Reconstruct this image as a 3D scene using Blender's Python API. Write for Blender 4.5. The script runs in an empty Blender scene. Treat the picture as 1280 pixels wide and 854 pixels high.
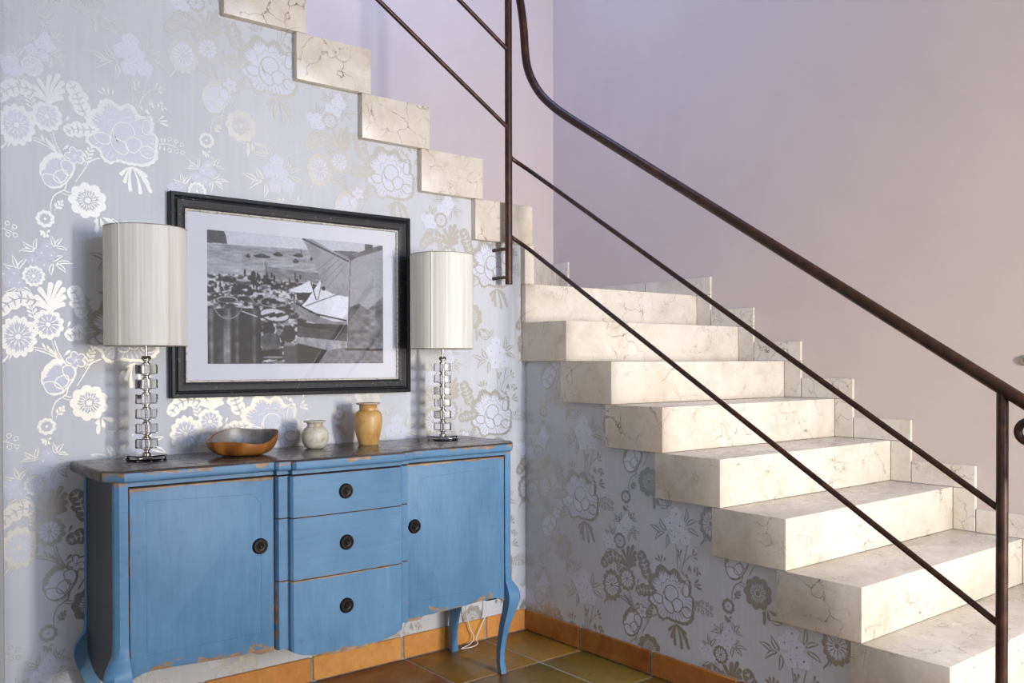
import bpy, bmesh, math, random
import numpy as np
from mathutils import Vector, Matrix
R = random.Random(7)
PI = math.pi
C = bpy.context.scene.collection

# ------------------------------------------------------------------ camera
cam = bpy.data.cameras.new('camera'); camo = bpy.data.objects.new('camera', cam); C.objects.link(camo)
F = Vector((0.62657217, 0.77929663, -0.01020165)); Rt = Vector((0.7793221, -0.62662005, -0.00209263)); Up = Vector((0.00802334, 0.00663919, 0.99994577))
m = Matrix((Rt, Up, -F)).transposed().to_4x4(); m.translation = Vector((-2.4949, -3.0117, 1.1796))
camo.matrix_world = m
cam.sensor_width = 36; cam.lens = 1108.4085 * 36 / 1280; cam.shift_y = 36.656 / 1280; cam.clip_start = 0.02
bpy.context.scene.camera = camo

# ------------------------------------------------------------------ light
sc = bpy.context.scene
sc.view_settings.view_transform = 'Standard'; sc.view_settings.look = 'None'; sc.view_settings.gamma = 1
sc.view_settings.use_curve_mapping = False
sc.view_settings.exposure = 0.12
w = bpy.data.worlds.new('world'); sc.world = w; w.use_nodes = True
wn = w.node_tree; bg = wn.nodes['Background']
tc = wn.nodes.new('ShaderNodeTexCoord'); sx = wn.nodes.new('ShaderNodeSeparateXYZ'); cr = wn.nodes.new('ShaderNodeValToRGB')
wn.links.new(tc.outputs['Generated'], sx.inputs[0]); wn.links.new(sx.outputs['Z'], cr.inputs[0]); wn.links.new(cr.outputs[0], bg.inputs[0])
e = cr.color_ramp.elements
e[0].position = 0.0; e[0].color = (0.80, 0.70, 0.60, 1)
e[1].position = 0.75; e[1].color = (0.62, 0.72, 1.0, 1)
bg.inputs[1].default_value = 0.56

def area(name, loc, target, sx_, sy_, power, col, spread=180):
    l = bpy.data.lights.new(name, 'AREA'); l.shape = 'RECTANGLE'; l.size = sx_; l.size_y = sy_; l.energy = power; l.color = col; l.spread = math.radians(spread)
    o = bpy.data.objects.new(name, l); C.objects.link(o); o.location = loc
    o.rotation_euler = (Vector(target) - Vector(loc)).to_track_quat('-Z', 'Y').to_euler()
    return o
area('window_daylight', (-0.85, -5.40, 1.65), (-0.85, 0, 1.4), 1.0, 1.7, 42, (0.95, 0.97, 1.0))
area('added_key_light', (-0.08, -5.40, 1.25), (0.55, 0, 1.1), 0.36, 1.2, 50, (1.0, 0.945, 0.86), 84)  # added warm key light at the unseen rear wall, an imagined source
area('added_side_fill', (-4.9, -3.6, 1.6), (0, -1.2, 1.0), 1.8, 1.6, 22, (0.92, 0.95, 1.0))  # unseen fill added on the left to brighten the side-facing walls
area('added_blue_fill', (-0.9, -5.40, 2.90), (-1.2, 0, 2.3), 1.8, 0.45, 52, (0.36, 0.54, 1.0))  # blue light added high at the rear to tint the upper wall
area('upstairs_window_daylight', (-0.5, 0.15, 4.5), (-0.2, 1.0, 2.4), 1.4, 0.6, 44, (0.30, 0.48, 1.0))

# ------------------------------------------------------------------ materials
def mat(name): 
    M = bpy.data.materials.new(name); M.use_nodes = True
    nt = M.node_tree; return M, nt, nt.nodes['Principled BSDF']
def N(nt, t, **kw):
    n = nt.nodes.new('ShaderNode' + t)
    for k, v in kw.items(): setattr(n, k, v)
    return n
def noise(nt, src, scale, detail=4, rough=0.6, dist=0.0, vscale=None):
    n = N(nt, 'TexNoise'); n.inputs['Scale'].default_value = scale; n.inputs['Detail'].default_value = detail
    n.inputs['Roughness'].default_value = rough; n.inputs['Distortion'].default_value = dist
    if vscale:
        mp = N(nt, 'Mapping'); mp.inputs['Scale'].default_value = vscale; nt.links.new(src, mp.inputs[0]); src = mp.outputs[0]
    nt.links.new(src, n.inputs['Vector']); return n.outputs['Fac']
def ramp(nt, fac, stops):
    r = N(nt, 'ValToRGB'); el = r.color_ramp.elements
    while len(el) < len(stops): el.new(0.5)
    for q, (p, c) in zip(el, stops):
        q.position = p; q.color = (c, c, c, 1) if isinstance(c, (int, float)) else (*c, 1)
    nt.links.new(fac, r.inputs[0]); return r.outputs[0]
def mix(nt, fac, a, b, mode='MIX'):
    x = N(nt, 'Mix', data_type='RGBA', blend_type=mode)
    for s, v in ((x.inputs[0], fac), (x.inputs[6], a), (x.inputs[7], b)):
        if isinstance(v, (int, float)): s.default_value = v
        elif isinstance(v, tuple): s.default_value = (*v, 1)
        else: nt.links.new(v, s)
    return x.outputs[2]
def math_(nt, op, a, b=0.0, c=None):
    x = N(nt, 'Math', operation=op)
    for i, v in enumerate((a, b) if c is None else (a, b, c)):
        if isinstance(v, (int, float)): x.inputs[i].default_value = v
        else: nt.links.new(v, x.inputs[i])
    return x.outputs[0]
def bump(nt, b, h, strength=0.2, dist=0.002):
    x = N(nt, 'Bump'); x.inputs['Strength'].default_value = strength; x.inputs['Distance'].default_value = dist
    nt.links.new(h, x.inputs['Height']); nt.links.new(x.outputs[0], b.inputs['Normal'])
def obj_co(nt): return N(nt, 'TexCoord').outputs['Object']
def pos(nt): return N(nt, 'NewGeometry').outputs['Position']
def flat(name, col, rough=0.5, metal=0.0, coat=0.0):
    M, nt, b = mat(name); b.inputs['Base Color'].default_value = (*col, 1); b.inputs['Roughness'].default_value = rough
    b.inputs['Metallic'].default_value = metal; b.inputs['Coat Weight'].default_value = coat
    return M
def lin(h):
    h = h.lstrip('#'); return tuple(((int(h[i:i+2], 16)/255 + 0.055)/1.055)**2.4 if int(h[i:i+2], 16) > 10 else int(h[i:i+2], 16)/255/12.92 for i in (0, 2, 4))

def plaster(name, c1, c2):
    M, nt, b = mat(name); co = pos(nt)
    n1 = noise(nt, co, 1.6, 5, 0.6); n2 = noise(nt, co, 9, 4, 0.6)
    f = math_(nt, 'MULTIPLY_ADD', n2, 0.35, math_(nt, 'MULTIPLY', n1, 0.65))
    nt.links.new(ramp(nt, f, [(0.35, c1), (0.65, c2)]), b.inputs['Base Color']); b.inputs['Roughness'].default_value = 0.75
    bump(nt, b, noise(nt, co, 45, 5, 0.7), 0.25, 0.002); return M
M_pink = plaster('pink_plaster', lin('#c0b1aa'), lin('#c6b7af'))
M_white = plaster('white_plaster', lin('#cfc9bd'), lin('#dad6cc'))

M_paper, nt, b = mat('wallpaper_ground'); co = pos(nt)
n = noise(nt, co, 3, 3, 0.5); n2 = noise(nt, co, 60, 3, 0.7, 0, (1, 1, 0.05))
nt.links.new(mix(nt, 0.12, ramp(nt, n, [(0.3, lin('#bdc0c6')), (0.7, lin('#c6c9ce'))]), n2, 'OVERLAY'), b.inputs['Base Color'])
b.inputs['Roughness'].default_value = 0.5; b.inputs['Specular IOR Level'].default_value = 0.35
bump(nt, b, noise(nt, co, 300, 2, 0.6), 0.1, 0.0005)
M_ink, nt, b = mat('wallpaper_metallic_print'); co = pos(nt)
b.inputs['Base Color'].default_value = (*lin('#b4b2ac'), 1); b.inputs['Metallic'].default_value = 0.8; b.inputs['Roughness'].default_value = 0.5
M_pearl, nt, b = mat('wallpaper_pearl_print')
b.inputs['Base Color'].default_value = (*lin('#cccfdb'), 1); b.inputs['Metallic'].default_value = 0.0; b.inputs['Roughness'].default_value = 0.55; b.inputs['Specular IOR Level'].default_value = 0.4

M_marble, nt, b = mat('cream_marble'); 
oi = N(nt, 'ObjectInfo'); ad = N(nt, 'VectorMath', operation='ADD'); nt.links.new(pos(nt), ad.inputs[0])
cx_ = N(nt, 'CombineXYZ'); rr = math_(nt, 'MULTIPLY', oi.outputs['Random'], 37.0); nt.links.new(rr, cx_.inputs[0]); nt.links.new(rr, cx_.inputs[2]); nt.links.new(cx_.outputs[0], ad.inputs[1])
co = ad.outputs[0]
dn = N(nt, 'TexNoise'); dn.inputs['Scale'].default_value = 5; dn.inputs['Detail'].default_value = 6; nt.links.new(co, dn.inputs['Vector'])
vs = N(nt, 'VectorMath', operation='MULTIPLY_ADD'); nt.links.new(dn.outputs['Color'], vs.inputs[0]); vs.inputs[1].default_value = (0.30, 0.30, 0.30); nt.links.new(co, vs.inputs[2])
vo = N(nt, 'TexVoronoi', feature='DISTANCE_TO_EDGE'); vo.inputs['Scale'].default_value = 7.5; nt.links.new(vs.outputs[0], vo.inputs['Vector'])
crack = ramp(nt, vo.outputs['Distance'], [(0.0, 1.0), (0.007, 0.5), (0.018, 0.0)])
cm = ramp(nt, noise(nt, co, 4.5, 3, 0.6), [(0.46, 0.0), (0.62, 1.0)])
vo2 = N(nt, 'TexVoronoi', feature='DISTANCE_TO_EDGE'); vo2.inputs['Scale'].default_value = 17; nt.links.new(vs.outputs[0], vo2.inputs['Vector'])
cm2 = ramp(nt, noise(nt, co, 7, 3, 0.6), [(0.55, 0.0), (0.66, 0.8)])
crackm = math_(nt, 'MAXIMUM', math_(nt, 'MULTIPLY', crack, cm), math_(nt, 'MULTIPLY', ramp(nt, vo2.outputs['Distance'], [(0.0, 1.0), (0.012, 0.3), (0.03, 0.0)]), cm2))
base = ramp(nt, noise(nt, co, 6, 8, 0.68, 0.6), [(0.3, lin('#bdb2a0')), (0.45, lin('#cdc4b5')), (0.62, lin('#d6cfc3')), (0.75, lin('#dcd7ce'))])
blot = ramp(nt, noise(nt, co, 2.6, 6, 0.7, 1.2), [(0.55, 0.0), (0.72, 0.5)])
base = mix(nt, blot, base, lin('#c8a790'))
pit = ramp(nt, noise(nt, co, 38, 3, 0.6), [(0.70, 0.0), (0.76, 0.7)])
base = mix(nt, math_(nt, 'MULTIPLY', pit, cm), base, lin('#8d8072'))
nt.links.new(mix(nt, math_(nt, 'MULTIPLY', crackm, 0.9), base, lin('#4e453f')), b.inputs['Base Color'])
b.inputs['Roughness'].default_value = 0.26
nt.links.new(ramp(nt, noise(nt, co, 12, 4), [(0.3, 0.2), (0.7, 0.42)]), b.inputs['Roughness'])
bump(nt, b, crackm, -0.15, 0.001)
M_rear = plaster('rear_plaster', lin('#7d7873'), lin('#8a847e'))
M_mortar = flat('grey_mortar', lin('#7c766c'), 0.9)

def terracotta(name, cols, rough=(0.25, 0.5)):
    M, nt, b = mat(name); oi = N(nt, 'ObjectInfo'); co = pos(nt)
    a = math_(nt, 'ADD', math_(nt, 'MULTIPLY', oi.outputs['Random'], 0.75), math_(nt, 'MULTIPLY', math_(nt, 'SUBTRACT', noise(nt, co, 5, 5, 0.65, 0.4), 0.37), 0.85))
    c = ramp(nt, a, [(i/(len(cols)-1), lin(x)) for i, x in enumerate(cols)])
    c = mix(nt, 0.35, c, ramp(nt, noise(nt, co, 40, 5, 0.7), [(0.3, 0.25), (0.7, 0.75)]), 'OVERLAY')
    nt.links.new(c, b.inputs['Base Color'])
    nt.links.new(ramp(nt, noise(nt, co, 14, 4), [(0.3, rough[0]), (0.7, rough[1])]), b.inputs['Roughness'])
    bump(nt, b, noise(nt, co, 25, 4, 0.6), 0.3, 0.003); return M
M_tile = terracotta('glazed_floor_tile', ['#84421a', '#7c5a22', '#8e6626', '#7a6428', '#9a4c1c'])
M_skirt_lit = terracotta('lit_terracotta', ['#bd7a3a', '#cc9048', '#c4843e', '#d49c54'], (0.35, 0.6))  # left baseboard tiles, the front light put into their colour
M_skirt_shaded = terracotta('shaded_terracotta', ['#8e4a1c', '#a9622a', '#a87637', '#8a3f14'], (0.35, 0.6))  # same kind of tile for the right baseboard, shade put into the colour
M_grout, nt, b = mat('grout'); co = pos(nt)
nt.links.new(ramp(nt, noise(nt, co, 30, 5, 0.7), [(0.3, lin('#857c70')), (0.7, lin('#a89c8c'))]), b.inputs['Base Color']); b.inputs['Roughness'].default_value = 0.9

# painted furniture: blue paint worn through to tan wood along edges of each piece
def painted(name, blue1, blue2, wear=1.0, lowwear=1.0, grain=(0.12, 1, 1), top=0.0, exm=1.0, exo=0.0):
    M, nt, b = mat(name); t = N(nt, 'TexCoord'); g = t.outputs['Generated']; co = pos(nt)
    s = N(nt, 'SeparateXYZ'); nt.links.new(g, s.inputs[0])
    ex = math_(nt, 'MINIMUM', s.outputs[0], math_(nt, 'SUBTRACT', 1.0, s.outputs[0]))
    ez = math_(nt, 'MINIMUM', math_(nt, 'MULTIPLY', s.outputs[2], 1.0/lowwear), math_(nt, 'MULTIPLY', math_(nt, 'SUBTRACT', 1.0, s.outputs[2]), exm))
    d = math_(nt, 'MINIMUM', math_(nt, 'MULTIPLY_ADD', ex, exm, exo), ez)
    patch = noise(nt, co, 14, 6, 0.65, 0.5, (0.8, 1, 1.5))
    th = math_(nt, 'ADD', patch, math_(nt, 'MULTIPLY', math_(nt, 'MAXIMUM', math_(nt, 'SUBTRACT', 0.07, d), 0.0), 2.1*wear))
    if top: th = math_(nt, 'ADD', th, math_(nt, 'MULTIPLY', ramp(nt, s.outputs[2], [(0.35, 0.0), (0.6, 1.0)]), top))
    wm = ramp(nt, th, [(0.70, 0.0), (0.735, 1.0)])
    edge = ramp(nt, d, [(0.0, 1.0), (0.010, 0.7), (0.016, 0.0)])
    wm = math_(nt, 'MAXIMUM', wm, math_(nt, 'MULTIPLY', edge, ramp(nt, noise(nt, co, 18, 4), [(0.42, 0.15), (0.6, 0.9)])))
    f = noise(nt, co, 5, 6, 0.6, 0.3, (1.3, 1, 0.8)); f2 = noise(nt, co, 70, 4, 0.65, 0, grain)
    blue = ramp(nt, f, [(0.3, blue1), (0.7, blue2)])
    blue = mix(nt, 0.3, blue, ramp(nt, f2, [(0.3, 0.35), (0.7, 0.65)]), 'OVERLAY')
    wood = ramp(nt, noise(nt, co, 30, 4, 0.6), [(0.3, lin('#77604a')), (0.7, lin('#a98d6e'))])
    dk = ramp(nt, noise(nt, co, 11, 6, 0.7), [(0.62, 0.0), (0.72, 0.45)])
    blue = mix(nt, dk, blue, lin('#3c5f80'))
    nt.links.new(mix(nt, wm, blue, wood), b.inputs['Base Color'])
    b.inputs['Roughness'].default_value = 0.5
    bump(nt, b, math_(nt, 'SUBTRACT', math_(nt, 'MULTIPLY', f2, 0.3), wm), 0.25, 0.001); return M
B1, B2 = lin('#4b7599'), lin('#5c87aa')
M_blue = painted('worn_blue_paint', B1, B2, 1.0, 1.0, (0.12, 1, 1), 0, 2.5, 0.03)
M_bluel = painted('worn_blue_door_paint', B1, B2, 2.6, 1.5, (1, 1, 0.12), 0, 3.0, 0.02)
M_bluetop = painted('worn_blue_edge', B1, B2, 0.5, 1.0, (0.12, 1, 1), 0.21)
M_bead = flat('dark_blue_line', lin('#3c6288'), 0.5)
M_leg = painted('leg_blue_paint', lin('#47769f'), lin('#5886ad'), 0.4)
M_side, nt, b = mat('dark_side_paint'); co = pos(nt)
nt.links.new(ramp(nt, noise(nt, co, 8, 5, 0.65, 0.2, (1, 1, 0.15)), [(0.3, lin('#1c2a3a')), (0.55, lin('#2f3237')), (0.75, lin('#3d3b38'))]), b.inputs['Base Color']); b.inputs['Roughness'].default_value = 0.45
M_topwood, nt, b = mat('dark_waxed_top'); co = pos(nt)
c = ramp(nt, noise(nt, co, 7, 7, 0.68, 0.8, (0.5, 1.6, 1)), [(0.25, lin('#2e2622')), (0.5, lin('#4a4440')), (0.72, lin('#6a5f54'))])
nt.links.new(c, b.inputs['Base Color']); nt.links.new(ramp(nt, noise(nt, co, 20, 4), [(0.3, 0.16), (0.7, 0.34)]), b.inputs['Roughness'])
M_wood = flat('raw_wood', lin('#8a6a4a'), 0.6)
M_knob = flat('blackened_bronze', lin('#2a2624'), 0.38, 0.7)

M_iron, nt, b = mat('rusted_iron'); co = pos(nt)
nt.links.new(ramp(nt, noise(nt, co, 22, 6, 0.7), [(0.35, lin('#26140f')), (0.55, lin('#3b2116')), (0.72, lin('#5a391b'))]), b.inputs['Base Color'])
b.inputs['Metallic'].default_value = 0.15; b.inputs['Roughness'].default_value = 0.4; bump(nt, b, noise(nt, co, 160, 4, 0.7), 0.35, 0.001)

M_frame, nt, b = mat('distressed_black_frame'); co = pos(nt)
sp = ramp(nt, noise(nt, co, 90, 5, 0.7), [(0.60, 0.0), (0.68, 1.0)]); sp2 = ramp(nt, noise(nt, co, 18, 3), [(0.45, 0.1), (0.65, 1.0)])
nt.links.new(mix(nt, math_(nt, 'MULTIPLY', math_(nt, 'MULTIPLY', sp, sp2), 0.8), lin('#1b1c20'), lin('#9a9486')), b.inputs['Base Color']); b.inputs['Roughness'].default_value = 0.45; b.inputs['Specular IOR Level'].default_value = 0.3
M_fillet, nt, b = mat('silvered_fillet'); co = pos(nt)
nt.links.new(ramp(nt, noise(nt, co, 120, 4, 0.7), [(0.35, lin('#8f8a80')), (0.55, lin('#cdc9c0'))]), b.inputs['Base Color']); b.inputs['Roughness'].default_value = 0.5
M_mat_board = flat('mat_board', lin('#d3d4dc'), 0.85)
M_photo, nt, b = mat('photographic_print'); at = N(nt, 'VertexColor', layer_name='Col')
nt.links.new(at.outputs[0], b.inputs['Base Color']); b.inputs['Roughness'].default_value = 0.5
M_glass = bpy.data.materials.new('picture_glass'); M_glass.use_nodes = True; nt = M_glass.node_tree; nt.nodes.clear()
o_ = N(nt, 'OutputMaterial'); mx = N(nt, 'MixShader'); tr = N(nt, 'BsdfTransparent'); gl = N(nt, 'BsdfGlossy'); fr = N(nt, 'Fresnel')
fr.inputs[0].default_value = 1.5; gl.inputs['Roughness'].default_value = 0.01
nt.links.new(fr.outputs[0], mx.inputs[0]); nt.links.new(tr.outputs[0], mx.inputs[1]); nt.links.new(gl.outputs[0], mx.inputs[2]); nt.links.new(mx.outputs[0], o_.inputs[0])
M_crystal, nt, b = mat('clear_crystal'); b.inputs['Base Color'].default_value = (0.97, 0.98, 1, 1); b.inputs['Roughness'].default_value = 0.02; b.inputs['Transmission Weight'].default_value = 1.0; b.inputs['IOR'].default_value = 1.5
M_chrome = flat('chrome', lin('#b8b4ae'), 0.15, 1.0)
M_shade, nt, b = mat('ivory_pleated_fabric'); co = pos(nt)
nt.links.new(ramp(nt, noise(nt, co, 50, 3, 0.6, 0, (1, 1, 0.04)), [(0.35, lin('#cfcdc6')), (0.6, lin('#dedcd6'))]), b.inputs['Base Color']); b.inputs['Roughness'].default_value = 0.55
b.inputs['Sheen Weight'].default_value = 0.3
M_trim = flat('shade_binding', lin('#8d887d'), 0.6)
M_bulb = flat('opal_bulb', (0.8, 0.8, 0.78), 0.2)
M_oliv, nt, b = mat('olive_wood'); co = pos(nt)
wv = N(nt, 'TexWave'); wv.inputs['Scale'].default_value = 3; wv.inputs['Distortion'].default_value = 9; wv.inputs['Detail'].default_value = 3; nt.links.new(co, wv.inputs[0])
nt.links.new(ramp(nt, wv.outputs['Fac'], [(0.0, lin('#8e5a26')), (0.6, lin('#9c682e')), (1.0, lin('#7a481c'))]), b.inputs['Base Color']); b.inputs['Roughness'].default_value = 0.3
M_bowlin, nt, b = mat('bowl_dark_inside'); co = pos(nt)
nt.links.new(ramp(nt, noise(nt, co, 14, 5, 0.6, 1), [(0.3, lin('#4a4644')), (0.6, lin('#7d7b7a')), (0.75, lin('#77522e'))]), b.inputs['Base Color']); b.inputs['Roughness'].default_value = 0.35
def stone(name, cols, sc_=18):
    M, nt, b = mat(name); co = pos(nt)
    nt.links.new(ramp(nt, noise(nt, co, sc_, 6, 0.65, 0.5), [(0.3+0.4*i/(len(cols)-1), lin(c)) for i, c in enumerate(cols)]), b.inputs['Base Color'])
    b.inputs['Roughness'].default_value = 0.4; b.inputs['Subsurface Weight'].default_value = 0.1; b.inputs['Subsurface Radius'].default_value = (0.02, 0.012, 0.006); bump(nt, b, noise(nt, co, 90, 4), 0.2, 0.001); return M
M_alab = stone('pale_alabaster', ['#a98a62', '#b9b4a4', '#cbcabf', '#c2b79e'], 26)
M_onyx = stone('honey_onyx', ['#9c7038', '#b98f50', '#c7a468', '#bd9c70'], 14)
M_rimon = stone('pale_pink_stone', ['#b59a88', '#c6ad9c'], 30)
M_cable = flat('white_flex', lin('#d6d2c8'), 0.5)
M_ring = flat('aged_brass', lin('#9c9384'), 0.4, 0.5)
M_dark = flat('dark_gap', lin('#15110e'), 0.8)
M_casing = flat('grey_painted_casing', lin('#a5a3a2'), 0.6)

# ------------------------------------------------------------------ mesh helpers
def finish(name, bm, m, parent=None, smooth=False, ang=None):
    me = bpy.data.meshes.new(name); bmesh.ops.recalc_face_normals(bm, faces=bm.faces); bm.to_mesh(me); bm.free()
    for x in (m if isinstance(m, (list, tuple)) else [m]): me.materials.append(x)
    o = bpy.data.objects.new(name, me); C.objects.link(o)
    if smooth or ang:
        me.polygons.foreach_set('use_smooth', [True]*len(me.polygons))
        if ang: me.set_sharp_from_angle(angle=math.radians(ang))
    if parent: o.parent = parent
    return o
def box(bm, x0, x1, y0, y1, z0, z1, bev=0.0, seg=1):
    r = bmesh.ops.create_cube(bm, size=1.0); vs_ = r['verts']
    for v in vs_: v.co = Vector((x0 if v.co.x < 0 else x1, y0 if v.co.y < 0 else y1, z0 if v.co.z < 0 else z1))
    if bev > 0:
        es = list({e for v in vs_ for e in v.link_edges})
        bmesh.ops.bevel(bm, geom=es, offset=bev, segments=seg, affect='EDGES', profile=0.5)
    return bm
def NB(): return bmesh.new()
def prism(bm, poly, axis, a, b, bev=0.0, seg=2, bevel_sel=None):
    """extrude a polygon; axis 'x': poly=(y,z); 'y': poly=(x,z); 'z': poly=(x,y)"""
    def P(u, v, t): return {'x': (t, u, v), 'y': (u, t, v), 'z': (u, v, t)}[axis]
    lo = [bm.verts.new(P(u, v, a)) for u, v in poly]; hi = [bm.verts.new(P(u, v, b)) for u, v in poly]
    n = len(poly); f0 = bm.faces.new(lo); f1 = bm.faces.new(hi[::-1])
    for i in range(n): bm.faces.new((lo[i], hi[i], hi[(i+1) % n], lo[(i+1) % n]))
    bmesh.ops.recalc_face_normals(bm, faces=bm.faces)
    if bev > 0:
        es = [e for e in bm.edges if (e.verts[0] in lo) == (e.verts[1] in lo)] if bevel_sel is None else [e for e in bm.edges if bevel_sel(e)]
        bmesh.ops.bevel(bm, geom=es, offset=bev, segments=seg, affect='EDGES', profile=0.5)
    return bm
def tube(bm, pts, r, seg=12, cap=True):
    pts = [Vector(p) for p in pts]; rings = []; n = len(pts)
    rad = r if isinstance(r, (list, tuple)) else [r]*n
    t0 = (pts[1]-pts[0]).normalized(); u = t0.orthogonal().normalized()
    for i, p in enumerate(pts):
        t = ((pts[min(i+1, n-1)]-p).normalized() + (p-pts[max(i-1, 0)]).normalized()).normalized()
        u = (u - t*u.dot(t)).normalized(); v = t.cross(u)
        rings.append([bm.verts.new(p + (u*math.cos(2*PI*k/seg) + v*math.sin(2*PI*k/seg))*rad[i]) for k in range(seg)])
    for a, b_ in zip(rings, rings[1:]):
        for k in range(seg): bm.faces.new((a[k], a[(k+1) % seg], b_[(k+1) % seg], b_[k]))
    if cap: bm.faces.new(rings[0][::-1]); bm.faces.new(rings[-1])
    return bm
def smooth_path(pts, n=8):
    P = [Vector(p) for p in pts]; out = []
    for i in range(len(P)-1):
        p0, p1, p2, p3 = P[max(i-1, 0)], P[i], P[i+1], P[min(i+2, len(P)-1)]
        for k in range(n):
            t = k/n; out.append(0.5*((2*p1) + (p2-p0)*t + (2*p0-5*p1+4*p2-p3)*t*t + (3*p1-p0-3*p2+p3)*t**3))
    out.append(P[-1]); return out
def lathe(bm, prof, cx, cy, z0, seg=32, fn=None):
    rings = []
    for r_, z in prof:
        if r_ < 1e-5: rings.append([bm.verts.new((cx, cy, z0+z))])
        else: rings.append([bm.verts.new((cx + (fn(2*PI*k/seg, r_) if fn else r_)*math.cos(2*PI*k/seg), cy + (fn(2*PI*k/seg, r_) if fn else r_)*math.sin(2*PI*k/seg), z0+z)) for k in range(seg)])
    for a, b_ in zip(rings, rings[1:]):
        for k in range(seg):
            k2 = (k+1) % seg
            if len(a) == 1 and len(b_) == 1: continue
            if len(a) == 1: bm.faces.new((a[0], b_[k2], b_[k]))
            elif len(b_) == 1: bm.faces.new((a[k], a[k2], b_[0]))
            else: bm.faces.new((a[k], a[k2], b_[k2], b_[k]))
    return bm
def empty(name, loc, label=None, cat=None, group=None):
    o = bpy.data.objects.new(name, None); C.objects.link(o); o.location = loc; o.empty_display_size = 0.1
    tag(o, label, cat, group); return o
def tag(o, label=None, cat=None, group=None, kind=None):
    if label: o['label'] = label
    if cat: o['category'] = cat
    if group: o['group'] = group
    if kind: o['kind'] = kind
    return o
def adopt(o, root):   # parent keeping world-space mesh coordinates
    o.parent = root; o.location = -Vector(root.location); return o
def st(name, bm, m, **k): return tag(finish(name, bm, m, **k), kind='structure')

# ------------------------------------------------------------------ dimensions
h = 0.17; EX = 0.0197; G = 0.2622; Y0 = -0.0292; ZL = 1.5208; W = 1.1435; PY = 0.0295; G2 = 0.2663; X2 = -0.2907; W2 = 0.3057; D = 1.1031; LAP = 0.0352; HB = 0.0912
XL = -2.025
yk = lambda k: Y0 - k*G
zk = lambda k: ZL - k*h
xl = lambda j: X2 - j*G2
zt = lambda j: ZL + (2+j)*h

# ------------------------------------------------------------------ structure
floor = st('floor', box(NB(), -6.0, 1.3, -6.0, 0.0, -0.12, -0.0035), M_grout)
tp = 0.393
tmesh = None
for i in range(8):
    for j in range(9):
        x1_, y1_ = -0.237 - (i-1)*tp, 0.018 - j*tp
        a0, a1, c0, c1 = x1_-tp+0.010, x1_, y1_-tp+0.010, y1_
        a1 = min(a1, -0.002); c1 = min(c1, -0.002)
        if i > 0 and j > 0 and tmesh is not None:
            o = bpy.data.objects.new('tile', tmesh); C.objects.link(o); o.location = (a0, c0, R.uniform(-0.0012, 0.0006)); o.parent = floor
        else:
            o = finish('tile', box(NB(), 0, a1-a0, 0, c1-c0, -0.02, 0.0, 0.004, 2), M_tile, floor, ang=40); o.location = (a0, c0, R.uniform(-0.001, 0))
            if i > 0 and j > 0: tmesh = o.data

# wall A (papered, behind the sideboard): stepped top under the second flight
poly = [(XL, 0.0), (0.0, 0.0), (0.0, zk(1)), (xl(-1), zk(1)), (xl(-1), zt(-1)-h)]
poly = [(XL, 0.0), (0.0, 0.0), (0.0, ZL-h), (xl(-1), ZL-h), (xl(-1), ZL)]
for j in range(0, 9):
    poly += [(xl(j-1), zt(j)-h), (xl(j), zt(j)-h)] if j > 0 else [(xl(-1), zt(0)-h), (xl(0), zt(0)-h)]
    if xl(j) < XL: break
poly = [p for p in poly if p[0] >= XL] + [(XL, zt(j)-h)]
polyA = []
for p in poly:
    if not polyA or (abs(p[0]-polyA[-1][0]) > 1e-6 or abs(p[1]-polyA[-1][1]) > 1e-6): polyA.append(p)
wallA = st('wall_left', prism(NB(), polyA, 'y', 0.0, 0.12), M_paper)
# wall B (papered, under the first flight)
poly = [(0.0, 0.0), (0.0, zk(1))]
for k in range(1, 9):
    yb = yk(k-1) + LAP
    yb = min(yb, 0.0)
    poly += [(yb, zk(k)), (yb, zk(k+1))] if k > 1 else [(yb, zk(2))]
poly = [(0.0, 0.0), (0.0, zk(2))]
for k in range(2, 8): poly += [(yk(k-1)+LAP, zk(k)), (yk(k-1)+LAP, zk(k+1))]
poly += [(yk(8), zk(8)), (yk(8), 0.0)]
wallB = st('wall_right', prism(NB(), poly, 'x', 0.0, 0.12), M_paper)
wallC = st('wall_stairwell_right', box(NB(), W, W+0.15, -4.2, D+0.15, 0, 4.6), M_pink)
wallD = st('wall_stairwell_back', box(NB(), -3.2, W, D, D+0.15, 0, 4.6), M_pink)
st('trim_1', box(NB(), XL-0.11, XL, -0.02, 0.12, 0, 3.2, 0.003), M_casing)
st('wall_far_left', box(NB(), -6.0, XL-0.11, 0.0, 0.12, 0, 3.2), M_white)
# rear wall with the window that lights the room
bm = NB(); box(bm, -6.0, -1.35, -5.62, -5.5, 0, 3.2); box(bm, -0.15, -0.27, -5.62, -5.5, 0, 3.2); box(bm, 0.12, 1.3, -5.62, -5.5, 0, 3.2); box(bm, -0.27, 0.12, -5.62, -5.5, 2.3, 3.2); box(bm, -1.35, -0.15, -5.62, -5.5, 0, 0.7); box(bm, -1.35, -0.15, -5.62, -5.5, 2.6, 3.2)
st('wall_rear', bm, M_rear)
bm = NB()
for a in ((-1.35, -1.30, 0.7, 2.6), (-0.20, -0.15, 0.7, 2.6), (-0.77, -0.73, 0.7, 2.6), (-1.35, -0.15, 0.7, 0.76), (-1.35, -0.15, 2.54, 2.6)): box(bm, a[0], a[1], -5.6, -5.54, a[2], a[3])
st('window_1', bm, M_casing)

bm = NB(); box(bm, -6.0, -0.2, -5.62, 0.1, 3.2, 3.3); box(bm, -0.2, W, -5.62, -1.5, 3.2, 3.3)
st('ceiling', bm, M_white)
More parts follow.
